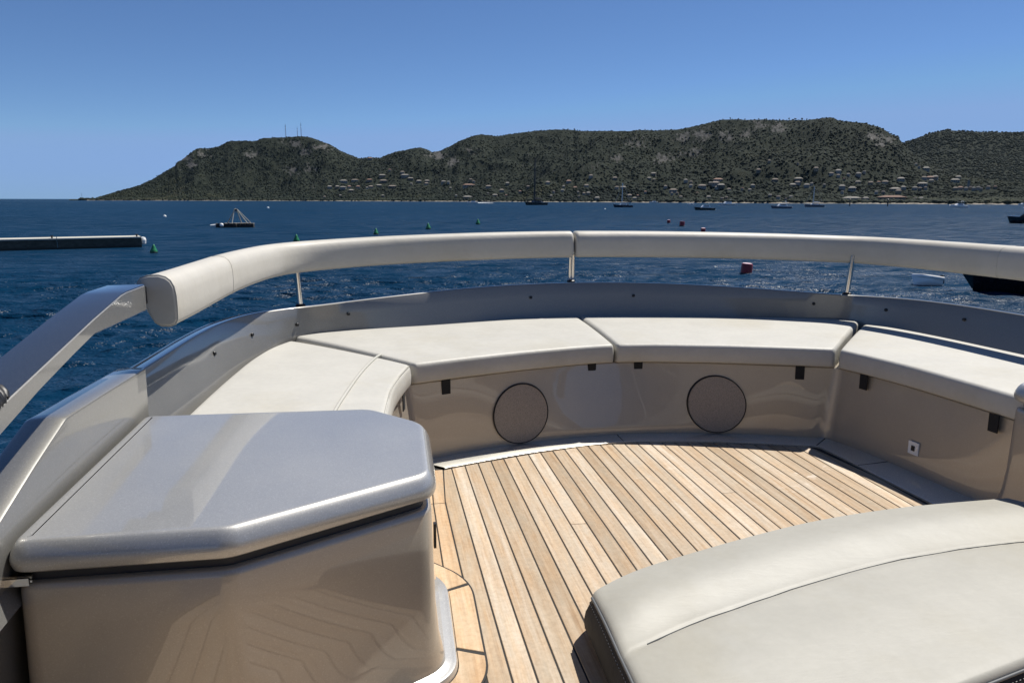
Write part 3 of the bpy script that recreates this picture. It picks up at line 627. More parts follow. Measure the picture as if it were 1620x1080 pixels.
sailboat((329.7, 539.6), 14.5, 15.5, math.radians(172), 'white sailing boat with grey hull, just right of the white motor yacht', HULLG, ALU, HULLW, .25, False, name='sailing_boat')
motorboat((163.1, 366.4), 10, math.radians(172), 'dark hulled open boat with white seats, nearest of the moored motorboats', HULLK, HULLW, hard=False, name='open_boat')
motorboat((243.9, 435.5), 12.0, math.radians(170), 'white motor yacht with hardtop and grey hull, moored mid bay', HULLG, HULLW, name='motor_yacht')
motorboat((418.3, 496.6), 13, math.radians(176), 'white cabin cruiser alone near the right edge of the bay', HULLW, HULLW, name='cabin_cruiser')
w = motorboat((135.0, 1079.8), 15, math.radians(172), 'white speedboat with long wake, left of the tall black yacht', HULLW, HULLW, hard=False, name='speedboat')
part('wake', ([(-30, -.6, .12), (-6, -2.4, .35), (-6, 2.4, .35), (-30, .6, .12), (-28, -.4, .3), (-6, -1.2, .9), (-6, 1.2, .9), (-28, .4, .3)], [(0,3,2,1),(4,5,6,7),(0,1,5,4),(1,2,6,5),(2,3,7,6),(3,0,4,7)]), FOAM, w)
motorboat((495.0, 1326.0), 15, math.radians(180), 'white motorboat close under the wooded shore, right of the navy sailing boat', HULLW, HULLW, hard=False, name='motorboat')
motorboat((355.4, 741.6), 17, math.radians(178), 'long low white motorboat behind and right of the dark open boat', HULLW, HULLW, hard=False, name='motorboat')
motorboat((335.1, 785.8), 7, math.radians(180), 'tiny white boat left of and behind the dark open boat', HULLW, HULLW, hard=False, name='motorboat')
motorboat((700.0, 735.4), 11, math.radians(178), 'white boat at the right edge of the photo near the shore', HULLW, HULLW, hard=False, name='motorboat')
sailboat((-880, 2680*.95), 13, 22, math.radians(20), 'tiny sailing boat far off on the open horizon at left', HULLG, DARKMAST, HULLG, .3, name='sailing_boat')

def buoy_geo(kind):
    b = MB()
    if kind == 'cone': b.lathe([(.10, -.25), (.36, -.12), (.47, .08), (.46, .26), (.36, .42), (.24, .72), (.13, 1.0), (.05, 1.08)], 18)
    else: b.lathe([(.34, -.3), (.36, -.05), (.36, .62), (.345, .66), (.02, .67)], 20)
    return b
BG = mat('green_buoy_plastic', (0.012, 0.16, 0.065), 0.4); BR = mat('red_buoy_plastic', (0.22, 0.008, 0.018), 0.4); BW = mat('white_buoy_plastic', (0.75, 0.75, 0.73), 0.4)
cone_d = buoy_geo('cone').mesh('body', BG, 50); can_d = buoy_geo('can').mesh('body', BR, 40)
ring_d = MB().lathe([(.475, .02), (.50, .05), (.50, .10), (.475, .13)], 18).mesh('waterline_band', M['black'], 40)
ring_c = MB().lathe([(.37, -.06), (.40, -.03), (.40, .06), (.37, .09)], 20).mesh('waterline_band', M['black'], 40)
top_c = MB().lathe([(.05, .66), (.30, .67), (.30, .71), (.05, .72)], 16).mesh('cap', mat('pink_reflector', (0.65, 0.45, 0.48), 0.5), 30)
eye_d = MB().tube([(0, 0, 1.05), (.07, 0, 1.12), (0, 0, 1.2), (-.07, 0, 1.12), (0, 0, 1.05)], .018, 5).mesh('lifting_eye', M['steel'], 40)
def buoy(kind, xy, s, tilt, label):
    e = empty('marker_buoy', (xy[0], xy[1], SEA_Z+.02), label, 'buoy', 'green marker buoys' if kind == 'cone' else 'red marker buoys', rnd.uniform(0, 6))
    e.scale = (s, s, s); e.rotation_euler = (tilt, tilt*.4, rnd.uniform(0, 6))
    for nm, d in ((('body', cone_d), ('waterline_band', ring_d), ('lifting_eye', eye_d)) if kind == 'cone' else (('body', can_d), ('waterline_band', ring_c), ('cap', top_c))):
        link(bpy.data.objects.new(nm, d), e)
buoy('cone', (-21.9, 76.7), .72, .06, 'green conical buoy beside the end of the floating pontoon')
buoy('cone', (-10.6, 94.5), .8, .05, 'green buoy peeping over the left bend of the white bolster')
buoy('cone', (-1.2, 112.6), .8, .08, 'green buoy just above the bolster, left of the other two green ones')
buoy('cone', (7.7, 132.1), .95, .05, 'green conical buoy in the middle of the three beyond the bolster')
buoy('cone', (19.5, 156.3), 1.0, .04, 'farthest green conical buoy, left of the black sailing yacht')
buoy('can', (23.7, 48.4), 1.05, .07, 'large red can buoy seen in the gap below the bolster')
buoy('can', (62.4, 160.4), 1.0, .06, 'smallest red buoy, leftmost of the red ones above the bolster')
buoy('can', (57.3, 140.7), 1.35, .05, 'red can buoy in the middle above the bolster')
buoy('can', (49.2, 112.7), 1.0, .09, 'dark red buoy half hidden behind the bolster edge')
for xy, s, lab in (((118.3, 391.4), 1.0, 'small white mooring ball below the navy sailing boat'), ((-59.9, 446.9), 1.3, 'small white mooring ball right of the pyramid raft'), ((-60.0, 232.0), .9, 'small white floats left of the pyramid raft')):
    e = empty('mooring_buoy', (xy[0], xy[1], SEA_Z), lab, 'buoy', 'white mooring balls')
    b = MB().lathe([(.1, -.3), (.42, -.15), (.52, .1), (.45, .38), (.25, .54), (.05, .58)], 14); b.v = [tuple(np.array(v)*s) for v in b.v]
    part('ball', b, BW, e); part('mooring_ring', MB().tube([(0, 0, .55*s), (.1*s, 0, .66*s), (0, 0, .77*s), (-.1*s, 0, .66*s), (0, 0, .55*s)], .025*s, 5), M['steel'], e)
for x, y, lab in ((421.6, 632.6, 'left one of two dark channel posts standing near the right shore'), (437.2, 601.6, 'right one of two dark channel posts standing near the right shore')):
    e = empty('channel_post', (x, y, SEA_Z), lab, 'post', 'channel posts'); part('pile', MB().tube([(0, 0, -1), (.1, 0, 5.2)], .5, 8), M['black'], e)
    part('topmark', MB().lathe([(.1, 5.1), (.8, 5.2), (.8, 6.0), (.1, 6.4)], 8), M['black'], e)

def build_pontoon():
    a = np.array([-25.5, 86.0]); b = np.array([-37.2, 81.6]); dr = (b-a)/np.linalg.norm(b-a); nrm = np.array([-dr[1], dr[0]])
    if nrm[1] < 0: nrm = -nrm
    Lt = 46.0; e = empty('floating_pontoon', (a[0], a[1], SEA_Z), 'long concrete floating pontoon reaching in from the left edge', 'pontoon')
    conc = mat('weathered_shade_concrete', (0.20, 0.20, 0.17), 0.85)
    L(conc, ramp(conc, noise(conc, 1.6, 6, .7, wpos(conc, (1, 1, 3))), [(0.3, (0.025, 0.028, 0.022)), (0.65, (0.075, 0.077, 0.062))]), bsdf(conc).inputs['Base Color'])  # shade of the float sides is put into these dark concrete tones
    deckm = mat('pontoon_deck', (0.42, 0.41, 0.36), 0.85); wale = mat('wet_weed', (0.012, 0.014, 0.010), 0.5)
    rz = math.atan2(dr[1], dr[0]); n = 6; seg = Lt/n
    for k in range(n):
        c = a+dr*(k*seg+seg/2)+nrm*1.5
        MB().box((c[0], c[1], SEA_Z+.42), (seg-.02, 3.0, 1.1), rz).obj('float', conc, e)
        MB().box((c[0], c[1], SEA_Z+1.04), (seg-.06, 3.15, .13), rz).obj('deck_slab', deckm, e)
        MB().box((c[0]-nrm[0]*.03, c[1]-nrm[1]*.03, SEA_Z+.04), (seg-.1, 3.06, .34), rz).obj('weed_band', wale, e)
    for k in range(n):
        c = a+dr*(k*seg+.4)+nrm*.35
        MB().lathe([(.09, 1.1), (.07, 1.25), (.16, 1.3), (.16, 1.36), (.02, 1.38)], 10, (c[0], c[1], SEA_Z)).obj('bollard', M['black'], e)
    c = a-dr*.25+nrm*1.5
    MB().lathe([(.05, .2), (.3, .3), (.34, .7), (.25, .95), (.05, 1.0)], 12, (c[0], c[1], SEA_Z)).obj('end_fender', BW, e)
build_pontoon()

def build_raft():
    x, y = -25.9, 144.5; e = empty('pyramid_raft', (x, y, SEA_Z), 'dark floating work raft carrying a pyramid of pale poles', 'raft'); e.scale = (.76, .76, .76)
    steel = mat('rusty_float', (0.035, 0.035, 0.035), 0.7); plank = mat('raft_planks', (0.22, 0.20, 0.17), 0.9); pole = mat('pale_pole', (0.33, 0.32, 0.28), 0.7)
    for (cx, cy, rz, l) in ((-2.0, -1.0, .1, 4.6), (1.9, 0.2, -.12, 4.4), (0.0, 2.4, 0.0, 6.0)):
        MB().tube([(x+cx-l/2*math.cos(rz), y+cy-l/2*math.sin(rz), SEA_Z+.28), (x+cx+l/2*math.cos(rz), y+cy+l/2*math.sin(rz), SEA_Z+.28)], .55, 12).obj('float', steel, e, 40)
        MB().box((x+cx, y+cy, SEA_Z+.90), (l, 1.3, .14), rz).obj('deck_board', plank, e)
    for k in range(7):
        MB().box((x-3.6+k*1.15, y-1.7+.05*k, SEA_Z+.75), (.45, .3, .5)).obj('tyre_fender', M['black'], e)
    apex = [(-.25, .6, 4.3), (.25, .6, 4.3), (-.1, .9, 4.35), (.15, .9, 4.3), (0.3, .75, 4.25)]
    foot = [(-1.6, -.9, .95), (2.6, -.1, .95), (-2.3, 2.3, .95), (.9, 2.4, .95), (3.0, 2.2, .95)]
    foot[0] = (-.7, -1.2, .95)
    for ap, ft in zip(apex, foot):
        MB().tube([(x+ft[0], y+ft[1], SEA_Z+ft[2]), (x+ap[0], y+ap[1], SEA_Z+ap[2])], [.13, .10], 7).obj('pole', pole, e, 40)
    MB().tube([(x-.55, y+.75, SEA_Z+3.6), (x+.75, y+.75, SEA_Z+3.55)], .09, 6).obj('cross_brace', pole, e, 40)
    MB().lathe([(.1, 3.85), (.35, 3.9), (.38, 4.25), (.1, 4.3)], 10, (x+.1, y+.7, SEA_Z)).obj('winch_head', M['black'], e, 40)
    MB().lathe([(.05, .1), (.42, .2), (.5, .5), (.4, .8), (.05, .95)], 12, (x-2.9, y-1.75, SEA_Z+.1)).obj('end_float', BW, e, 50)
    MB().tube([(x-5.6, y-.8, SEA_Z+.45), (x-4.3, y-.8, SEA_Z+.5)], [.22, .3], 8).obj('end_float', BW, e, 50)
build_raft()

def build_black_launch():
    # moored black launch on the right, most of it outside the frame
    e = empty('black_launch', (37.5, 31.4, SEA_Z), 'black hulled launch entering at the right edge under the bolster', 'boat', None, math.radians(131))
    Lg = 17.0
    h = part('hull', hull_geo(Lg, 4.6, 1.5, 2.4, .22), HULLK, e)
    part('rubbing_strake', MB().box((-1.2, 0, 1.14), (12.0, 4.66, .07)), HULLG, h)
    d = part('deckhouse', cabin(-5.5, 5.8, 2.9, 1.4, 2.5, 2.6), HULLK, e); part('window', MB().box((-.3, 0, 2.0), (6.5, 2.72, .4)), GLASS, d)
    part('pilothouse', cabin(-4.6, .8, 2.3, 2.45, 3.9, 1.2), HULLK, e)
    part('bow_rail', MB().tube([(2.0, -1.7, 1.7), (5.5, -1.1, 2.0), (8.2, 0, 2.25), (5.5, 1.1, 2.0), (2.0, 1.7, 1.7)], .03, 5), M['steel'], e)
    e2 = empty('white_tender', (31.3, 40.4, SEA_Z+.05), 'small white tender tilted on the water beside the black launch', 'tender', None, math.radians(155))
    e2.rotation_euler = (0.42, -0.10, math.radians(165)); e2.scale = (.85, .85, .8)
    h = part('hull', hull_geo(1.9, .9, .50, 2.0, .35, -.2), HULLW, e2)
    part('tube_fender', MB().tube([(-.95, .44, .42), (-.1, .46, .46), (.5, .34, .52), (.93, 0, .6), (.5, -.34, .52), (-.1, -.46, .46), (-.95, -.44, .42)], .14, 8), HULLW, e2)
    part('thwart', MB().box((-.2, 0, .46), (.3, .7, .08)), HULLG, e2); part('outboard_motor', MB().box((-1.02, 0, .5), (.25, .3, .6)), M['black'], e2)
    # dark dome-ended boat at the very edge
    e3 = empty('dark_moored_boat', (143.6, 148.6, SEA_Z), 'black rounded boat cut by the right edge above the bolster', 'boat', None, math.radians(135))
    part('hull', hull_geo(9, 3.2, 1.7, 3.0, .1), HULLK, e3); part('canopy', MB().lathe([(1.5, 1.4), (1.45, 2.0), (1.0, 2.6), (.2, 2.8)], 12, (.5, 0, 0)), CANVAS, e3)
    part('windscreen', cabin(1.0, 2.6, 2.0, 1.5, 2.2, .8), GLASS, e3)
build_black_launch()

# ---------------------------------------------------------------- thin sea haze
hz = bpy.data.materials.new('sea_haze'); hz.use_nodes = True; hz.node_tree.nodes.clear()
pv = hz.node_tree.nodes.new('ShaderNodeVolumePrincipled'); pv.inputs['Color'].default_value = (0.55, 0.78, 1.0, 1); pv.inputs['Density'].default_value = 5e-6; pv.inputs['Anisotropy'].default_value = 0.2
ho = hz.node_tree.nodes.new('ShaderNodeOutputMaterial'); hz.node_tree.links.new(pv.outputs[0], ho.inputs['Volume'])
tag(MB().box((0, 0, SEA_Z+145), (30000, 30000, 320)).obj('haze', hz), 'thin blue sea haze over the bay', 'haze', kind='stuff')

# ================================================================ the yacht
# half curves, centre -> starboard (x, y)
RIM = [(0,4.675,.722),(.6,4.60,.714),(1.15,4.43,.690),(1.56,4.30,.664),(1.70,4.235,.660),(1.87,4.03,.663),(1.965,3.75,.665),(2.01,3.4,.665),(2.03,3.0,.665),(2.05,2.45,.665),(2.07,1.8,.65),(2.06,1.0,.60),(2.05,-.6,.52)]
FOOT = [(0,4.61,.43),(.57,4.535,.43),(1.09,4.40,.43),(1.53,4.30,.43),(1.69,4.215,.43),(1.81,3.97,.43),(1.875,3.7,.43),(1.905,3.35,.43),(1.935,2.95,.43),(1.97,2.45,.43),(1.985,1.8,.43),(1.985,1.0,.40),(1.98,-.6,.36)]
BASE_B = [(0,3.755),(.46,3.705),(.80,3.61),(1.0,3.535),(1.065,3.505),(1.095,3.43),(1.155,3.14),(1.20,2.70),(1.235,2.5),(1.25,2.2)]
BASE_T = [(0,3.845),(.46,3.76),(.86,3.62),(1.06,3.545),(1.115,3.515),(1.14,3.44),(1.205,3.12),(1.24,2.70),(1.25,2.5),(1.26,2.2)]
TEAK = [(0,3.635),(.46,3.565),(.78,3.465),(.90,3.422),(.955,3.40),(.968,3.33),(.985,3.10),(1.005,2.70),(1.02,2.5),(1.045,2.2)]
def full(h, n=8): return catmull(mirror_half(h), n)
def smooth(P, it=3):
    P = P.copy()
    for _ in range(it):
        Q = P.copy(); Q[1:-1] = .25*P[:-2]+.5*P[1:-1]+.25*P[2:]; P = Q
    return P
rim = smooth(full(RIM), 6); foot = smooth(full(FOOT), 4); bb = full(BASE_B); bt = full(BASE_T); tk = full(TEAK)
def outward(P):
    t = np.gradient(P[:, :2], axis=0); t /= np.linalg.norm(t, axis=1)[:, None]
    return np.stack([-t[:, 1], t[:, 0]], 1)      # left normal of port->bow->starboard run points outboard
def offs(P, d, dz=0.0):
    o = outward(P); Q = P.copy(); Q[:, :2] += o*d
    if Q.shape[1] > 2: Q[:, 2] += dz
    return Q
def withz(P, z): return np.c_[P[:, :2], np.full(len(P), z)]

# ---------------------------------------------------------------- deck
PITCH_X = 0.066; GAP = 0.0055
deck = tag(link(bpy.data.objects.new('teak_deck', make_mesh('caulk_bed', [(-1.95, -1.2, -.003), (1.95, -1.2, -.003), (1.95, 3.9, -.003), (-1.95, 3.9, -.003), (-1.95, -1.2, -.05), (1.95, -1.2, -.05), (1.95, 3.9, -.05), (-1.95, 3.9, -.05)], [(0,1,2,3),(4,7,6,5),(0,4,5,1),(1,5,6,2),(2,6,7,3),(3,7,4,0)], M['caulk']))), kind='structure')
EDGE = [(0,3.628),(.2,3.618),(.46,3.558),(.78,3.458),(.90,3.415),(.948,3.395),(.962,3.33),(.98,3.10),(1.0,2.70),(1.018,2.45),(1.045,2.0),(1.1,1.0)]
def edge_y(x): return float(np.interp(abs(x), [e[0] for e in EDGE], [e[1] for e in EDGE]))
def board(name, poly, mtl, top=0.0, th=0.012, parent=deck):
    """a plank of any plan outline with eased top edges"""
    P = np.array(poly, float); n = len(P); c = P.mean(0)
    def inset(d):
        out = []
        for i in range(n):
            a, b, e = P[i-1], P[i], P[(i+1) % n]
            t1 = (b-a)/np.linalg.norm(b-a); t2 = (e-b)/np.linalg.norm(e-b)
            n1 = np.array([-t1[1], t1[0]]); n2 = np.array([-t2[1], t2[0]]); k = n1+n2; k /= max(1e-6, k@n1*1.0)
            out.append(b+k*d/ max(.3, 1.0))
        return np.array(out)
    ar = sum(P[i-1][0]*P[i][1]-P[i][0]*P[i-1][1] for i in range(n))
    if ar < 0: P = P[::-1]
    Q = inset(.0012)
    V = [(x, y, top-th) for x, y in P]+[(x, y, top-.0012) for x, y in P]+[(x, y, top) for x, y in Q]
    F = [tuple(range(n))[::-1], tuple(2*n+i for i in range(n))]
    for r in (0, 1):
        for i in range(n): F.append((r*n+i, r*n+(i+1) % n, (r+1)*n+(i+1) % n, (r+1)*n+i))
    return obj(name, V, F, mtl, parent)
R = random.Random(21)
for k in range(-15, 15):
    x0, x1 = k*PITCH_X+GAP/2, (k+1)*PITCH_X-GAP/2
    y0, y1 = edge_y(x0), edge_y(x1)
    cuts = [-1.15]
    if k in (-8, -3, 3, 6, 10): cuts.append({-8: 2.70, -3: 1.55, 3: 2.9, 6: 1.9, 10: 2.5}[k])
    cuts.append(None)
    for a, b in zip(cuts[:-1], cuts[1:]):
        ya = a+(.0015 if a > -1 else 0)
        if b is None: pl = [(x0, ya), (x1, ya), (x1, y1), (x0, y0)]
        else: pl = [(x0, ya), (x1, ya), (x1, b-.0015), (x0, b-.0015)]
        if k == -15 and b is None: pl = [(x0, ya), (x1, ya), (x1, y1), (-.962, 3.39), (x0, 3.02)]
        board('plank', pl, M['teak'], R.uniform(-.0004, .0004))
for k in list(range(-29, -15))+list(range(15, 29)):
    x0, x1 = k*PITCH_X+GAP/2, (k+1)*PITCH_X-GAP/2
    board('plank', [(x0, -1.15), (x1, -1.15), (x1, 1.62), (x0, 1.62)], M['teak'], R.uniform(-.0004, .0004))
# outer port margin planks between the console and the first straight plank
board('margin_plank', [(-1.16, 2.20), (-1.055, 2.20), (-1.043, 2.995), (-1.16, 2.995)], M['teak_trim'], .0002)
board('margin_plank', [(-1.14, 3.0), (-1.043, 3.0), (-1.026, 3.395), (-1.10, 3.395)], M['teak_trim'], .0002)
board('margin_plank', [(-1.050, 2.20), (-.993, 2.20), (-.993, 2.995), (-1.038, 2.995)], M['teak_trim'], .0002)
board('margin_plank', [(-1.038, 3.0), (-.993, 3.0), (-.968, 3.395), (-1.02, 3.395)], M['teak_trim'], .0001)
board('margin_plank', [(.993, 2.0), (1.040, 2.0), (1.012, 2.6), (.993, 2.6)], M['teak_trim'], .0)

# cream margin plates between the teak and the bench foot, mitred at the corners
def plate(i0, i1):
    i1 += 1
    rows = [withz(tk[i0:i1], -.01), withz(tk[i0:i1], .006), withz(offs(tk, .003)[i0:i1], .008), withz(offs(bb, .004)[i0:i1], .008)]
    g0 = np.array(rows)
    V, F = loft(g0); return V, F
nT = len(tk); cI = nT//2; mI = 4*8
mg = empty('margin_plate', (0, 3.6, 0), 'cream moulded margin strip between teak deck and curved bench foot', 'trim')
for (a, b) in ((cI-mI, cI), (cI, cI+mI), (cI+mI, nT-1)):
    V, F = plate(a, b)
    obj('plate', V, F, M['plate'], mg, 40)
MB().tube([(0, 3.64, .0075), (0, 3.752, .0085)], .0022, 5).obj('seam', M['caulk'], mg)
for s in (1,):
    MB().tube([(s*.957, 3.405, .0075), (s*1.067, 3.503, .0085)], .0026, 5).obj('seam', M['caulk'], mg)
    MB().tube([(s*.985, 3.10, .0078), (s*1.155, 3.12, .0088)], .0018, 5).obj('seam', M['caulk'], mg)
V, F = loft([offs(withz(tk, .0005), .0)[:, :3], offs(withz(tk, .0005), -.008)[:, :3]])

# ---------------------------------------------------------------- bench base
bench = empty('curved_bench_base', (0, 3.76, 0), 'glossy champagne curved bench base wrapping round the teak deck', 'bench')
BH = 0.386
rows = []
for f_, z in ((0, .0), (0, .012), (-.01, .03), (.06, .06), (.3, .14), (.6, .24), (.93, .35), (1.0, BH-.006)):
    P = bb*(1-f_)+bt*f_; rows.append(withz(P, z))
V, F = loft(rows); obj('front_panel', V, F, M['benchpaint'], bench, 50)
ins = offs(bt, .02)
ft = foot[::1]; idx = np.linspace(0, 1, len(bt))
ftr = catmull(mirror_half([q[:2] for q in FOOT[:10]]), 8)
ftr = resample(ftr, len(bt)); btr = bt
V, F = loft([withz(bt, BH-.006), withz(offs(bt, .006), BH), withz(ftr, BH+.004)]); obj('seat_deck', V, F, M['benchpaint'], bench, 40)
# the wall as a function of x for the front run: y at height z
def wall_y(x, z):
    f_ = np.clip((z-.03)/(.355-.03), 0, 1)
    yb = np.interp(x, bb[:, 0][cI-40:cI+41], bb[:, 1][cI-40:cI+41]); yt = np.interp(x, bt[:, 0][cI-40:cI+41], bt[:, 1][cI-40:cI+41])
    return yb*(1-f_)+yt*f_
def speaker(xc, zc, r):
    e = .004
    def disc(r0, r1, lift, rim_):
        V = []; F = []; n = 56; rings = np.linspace(r0, r1, 6)
        for rr in rings:
            for k in range(n):
                a = 2*math.pi*k/n; x = xc+rr*math.cos(a)*.985; z = zc+rr*math.sin(a)
                V.append((x, wall_y(x, z)-lift(rr), z))
        for i in range(5):
            for k in range(n): F.append((i*n+k, i*n+(k+1) % n, (i+1)*n+(k+1) % n, (i+1)*n+k))
        return V, F
    V, F = disc(.001, r*.955, lambda q: .010+.004*(1-(q/r)**2), False)
    g_ = obj('speaker_grille', V, F, M['grille'], bench, 60)
    V, F = disc(r*.95, r, lambda q: .014*max(0, 1-((q-r*.972)/(r*.03))**2)+.001, True)
    obj('speaker_ring', V, F, M['black'], g_, 60)
for s in (-1, 1): speaker(s*.535, .166, .155)
# webbing loops that hold the cushions
def strap_at(x, y, nx, ny):
    b = MB(); rz = math.atan2(nx, -ny)
    c, s_ = math.cos(rz), math.sin(rz)
    b.box((x+nx*.004, y+ny*.004, .352), (.046, .005, .075), rz); return b.obj('strap', M['strap'], bench)
for x in (-.93, -.125, .135, .945):
    y = wall_y(x, .355); dx = (wall_y(x+.03, .355)-wall_y(x-.03, .355))/.06; n_ = np.array([dx, -1])/math.hypot(dx, 1)
    strap_at(x, y, n_[0], n_[1])
strap_at(1.146, 3.335, -.98, -.2); strap_at(1.228, 2.60, -.995, -.07); strap_at(-1.146, 3.335, .98, -.2)
# lid line, small fittings
def socket(c, n, parent, s=.030):
    n = np.array([n[0], n[1], 0.0]); n /= np.linalg.norm(n); rz = math.atan2(n[0], -n[1])
    p = np.array(c)+n*.003
    o = MB().box(p, (s*2, .006, s*2), rz).obj('outlet_plate', M['white'], parent)
    MB().box(p+n*.004, (s*.62, .005, s*.8), rz).obj('outlet_hole', M['black'], o)
    MB().box(p+n*.004+np.array([math.cos(rz), math.sin(rz), 0])*s*.72, (s*.1, .004, s*.2), rz).obj('outlet_screw', M['steel'], o)
socket((1.183, 2.985, .120), (-.99, -.10), bench)
MB().lathe([(.001, 0), (.011, .0), (.011, .006), (.001, .007)], 14).obj('button', M['steel'], bench)
bpy.data.objects['button'].location = Vector((-1.116, 3.40, .30))-bench.location; bpy.data.objects['button'].rotation_euler = (0, math.radians(90), 0)

# ---------------------------------------------------------------- cushions
def cushion_loft(front, back, z0, z1f, z1b, r=.024, crown=.006, nseg=30, ends=(True, True), bulge=.004, ridge=None):
    Fp = resample(front, nseg); Bp = resample(back, nseg)
    d = np.linalg.norm((Fp[-1]+Bp[-1])/2-(Fp[0]+Bp[0])/2)
    # stations with rounded ends
    Ls = np.linalg.norm(np.diff((Fp+Bp)/2, axis=0), axis=1).sum()
    es = [0, .03, .12, .27, .48, .73, 1.0]
    st = [(e*r/Ls, r-math.sqrt(max(0, r*r-(r-e*r)**2))) for e in es] if ends[0] else [(0, 0)]
    s1 = [(1-a, i) for a, i in reversed(st)] if ends[1] else [(1, 0)]
    mid = [(t, 0) for t in np.linspace(st[-1][0], s1[0][0], nseg)[1:-1]]
    rows = []
    for t, inset in st+mid+s1:
        k = t*(nseg-1); i = min(int(k), nseg-2); f = k-i
        A = Fp[i]*(1-f)+Fp[i+1]*f; B = Bp[i]*(1-f)+Bp[i+1]*f
        w = np.linalg.norm(B-A); u = (B-A)/w
        za = z1f-inset; zb = (z1b if not callable(z1b) else z1b(A))-inset
        prof = [(inset+.012, z0), (inset+.003, z0+.004), (inset, z0+.012), (inset-bulge*.7, z0+(za-z0)*.35), (inset-bulge, z0+(za-z0)*.55)]
        for q in range(7):
            a = math.pi/2*q/6; prof.append((inset+r*(1-math.cos(a)), za-r+r*math.sin(a)))
        for q in np.linspace(.06, .94, 15):
            dd = inset+r+(w-2*inset-2*r)*q
            zz = za+(zb-za)*q+crown*math.sin(math.pi*q)**.7
            if ridge: zz += ridge(dd, w, A)
            prof.append((dd, zz))
        for q in range(6):
            a = math.pi/2*(1-q/5); prof.append((w-inset-r*(1-math.cos(a)), zb-r+r*math.sin(a)))
        prof += [(w-inset, z0+.012), (w-inset-.012, z0)]
        rows.append([(A[0]+u[0]*dd, A[1]+u[1]*dd, zz) for dd, zz in prof])
    V, F = loft(rows, True); n = len(rows[0])
    F.append(tuple(range(n))[::-1]); F.append(tuple((len(rows)-1)*n+k for k in range(n)))
    return V, F
FR = [(0.006,3.815),(.2,3.79),(.4,3.742),(.54,3.705),(.75,3.635),(.90,3.58),(1.0,3.54),(1.084,3.505)]
BK = [(0.006,4.59),(.3,4.56),(.6,4.505),(.95,4.425),(1.25,4.375),(1.48,4.325),(1.62,4.265),(1.70,4.20)]
FS = [(1.098,3.488),(1.13,3.36),(1.165,3.20),(1.19,3.05),(1.212,2.80),(1.225,2.6),(1.232,2.42)]
BS = [(1.712,4.175),(1.79,3.98),(1.845,3.70),(1.872,3.45),(1.893,3.2),(1.91,2.95),(1.94,2.42)]
FS_p = [(-x, y) for x, y in FS]; BS_p = [(-x, y) for x, y in BS]
Z0, ZF = .390, .490
def cush(name, fr, bk, label, zb, **kw):
    e = empty(name, (np.mean([q[0] for q in fr+bk]), np.mean([q[1] for q in fr+bk]), Z0), label, 'cushion', 'bench seat cushions')
    fr_, bk_ = catmull(fr, 6), catmull(bk, 6)
    V, F = cushion_loft(fr_, bk_, Z0, ZF, zb, **kw)
    obj('cushion_body', V, F, M['vinyl'], e, 60)
    # welt along the front top edge
    P = resample(fr_, 40); Q = resample(bk_, 40)
    pts = []
    for a, b in list(zip(P, Q))[1:-1]:
        u = (b-a)/np.linalg.norm(b-a); pts.append((a[0]+u[0]*.010, a[1]+u[1]*.010, ZF-.004))
    if 'corner' in label: MB().tube(pts, .0035, 6).obj('front_seam', M['piping'], e, 60)
    return e
zc = lambda A: .526-.010*min(abs(A[0]), 1.7)**2*.9
cush('seat_cushion', FR, BK, 'off white seat cushion at the bow, right of the centre joint', zc)
cush('seat_cushion', [(-x, y) for x, y in FR], [(-x, y) for x, y in BK], 'off white seat cushion at the bow, left of the centre joint', zc)
cush('seat_cushion', FS, BS, 'long off white cushion along the right side bench, shaded at its back', .502)
lc = cush('seat_cushion', FS_p, BS_p, 'off white corner cushion on the left bench with curved seam, behind the console', .502, r=.03)
# its curved decorative seam
sm = catmull([(-1.235, 3.70), (-1.262, 3.62), (-1.30, 3.45), (-1.335, 3.25), (-1.37, 3.0), (-1.40, 2.76), (-1.43, 2.45)], 8)
pts = [(x, y, .4945+.012*np.clip((abs(x)-1.15)/.7, 0, 1)+.004) for x, y in sm]
MB().tube(pts, .0065, 7).obj('decorative_seam', M['piping'], lc, 60)

# ---------------------------------------------------------------- bulwark: coaming, rim, hull
bul = empty('bulwark', (0, 4.76, 0), 'silver grey curved bulwark and coaming round the bow seating', 'bulwark')
mid1 = foot*.72+rim*.28; mid2 = foot*.25+rim*.75
rows = [foot, offs(mid1, .004), offs(mid2, .003), rim, offs(rim, .003, .004), offs(rim, .007, .006)]
V, F = loft(rows); obj('coaming_panel', V, F, M['paint'], bul, 35)
rows = [offs(rim, .007, .006), offs(rim, .016, .007), offs(rim, .052, .000)]
V, F = loft(rows); obj('rim_band', V, F, M['darkgloss'], bul, 35)
rows = [offs(rim, .052, .000), offs(rim, .054, .004), offs(rim, .062, .003), offs(rim, .068, -.006), offs(rim, .070, -.03)]
V, F = loft(rows); obj('rim_lip', V, F, M['paint'], bul, 35)
rows = [offs(rim, .070, -.03), offs(rim, .16, -.30), offs(rim, .30, -.9), offs(rim, .32, -1.8), offs(rim, .20, -3.0), offs(rim, .02, -4.6)]
V, F = loft(rows); obj('hull_side', V, F, M['paint'], bul, 35)
def stud(x, y, z, n):
    n = np.array(n, float); n /= np.linalg.norm(n); p = np.array([x, y, z])
    return MB().tube([p-n*.004, p+n*.003, p+n*.006], [.0095, .0095, .006], 12).obj('snap_stud', M['black'], bul, 40)
def coaming_pt(i, f):
    return foot[i]*(1-f)+rim[i]*f
half = (len(rim)-1)//2
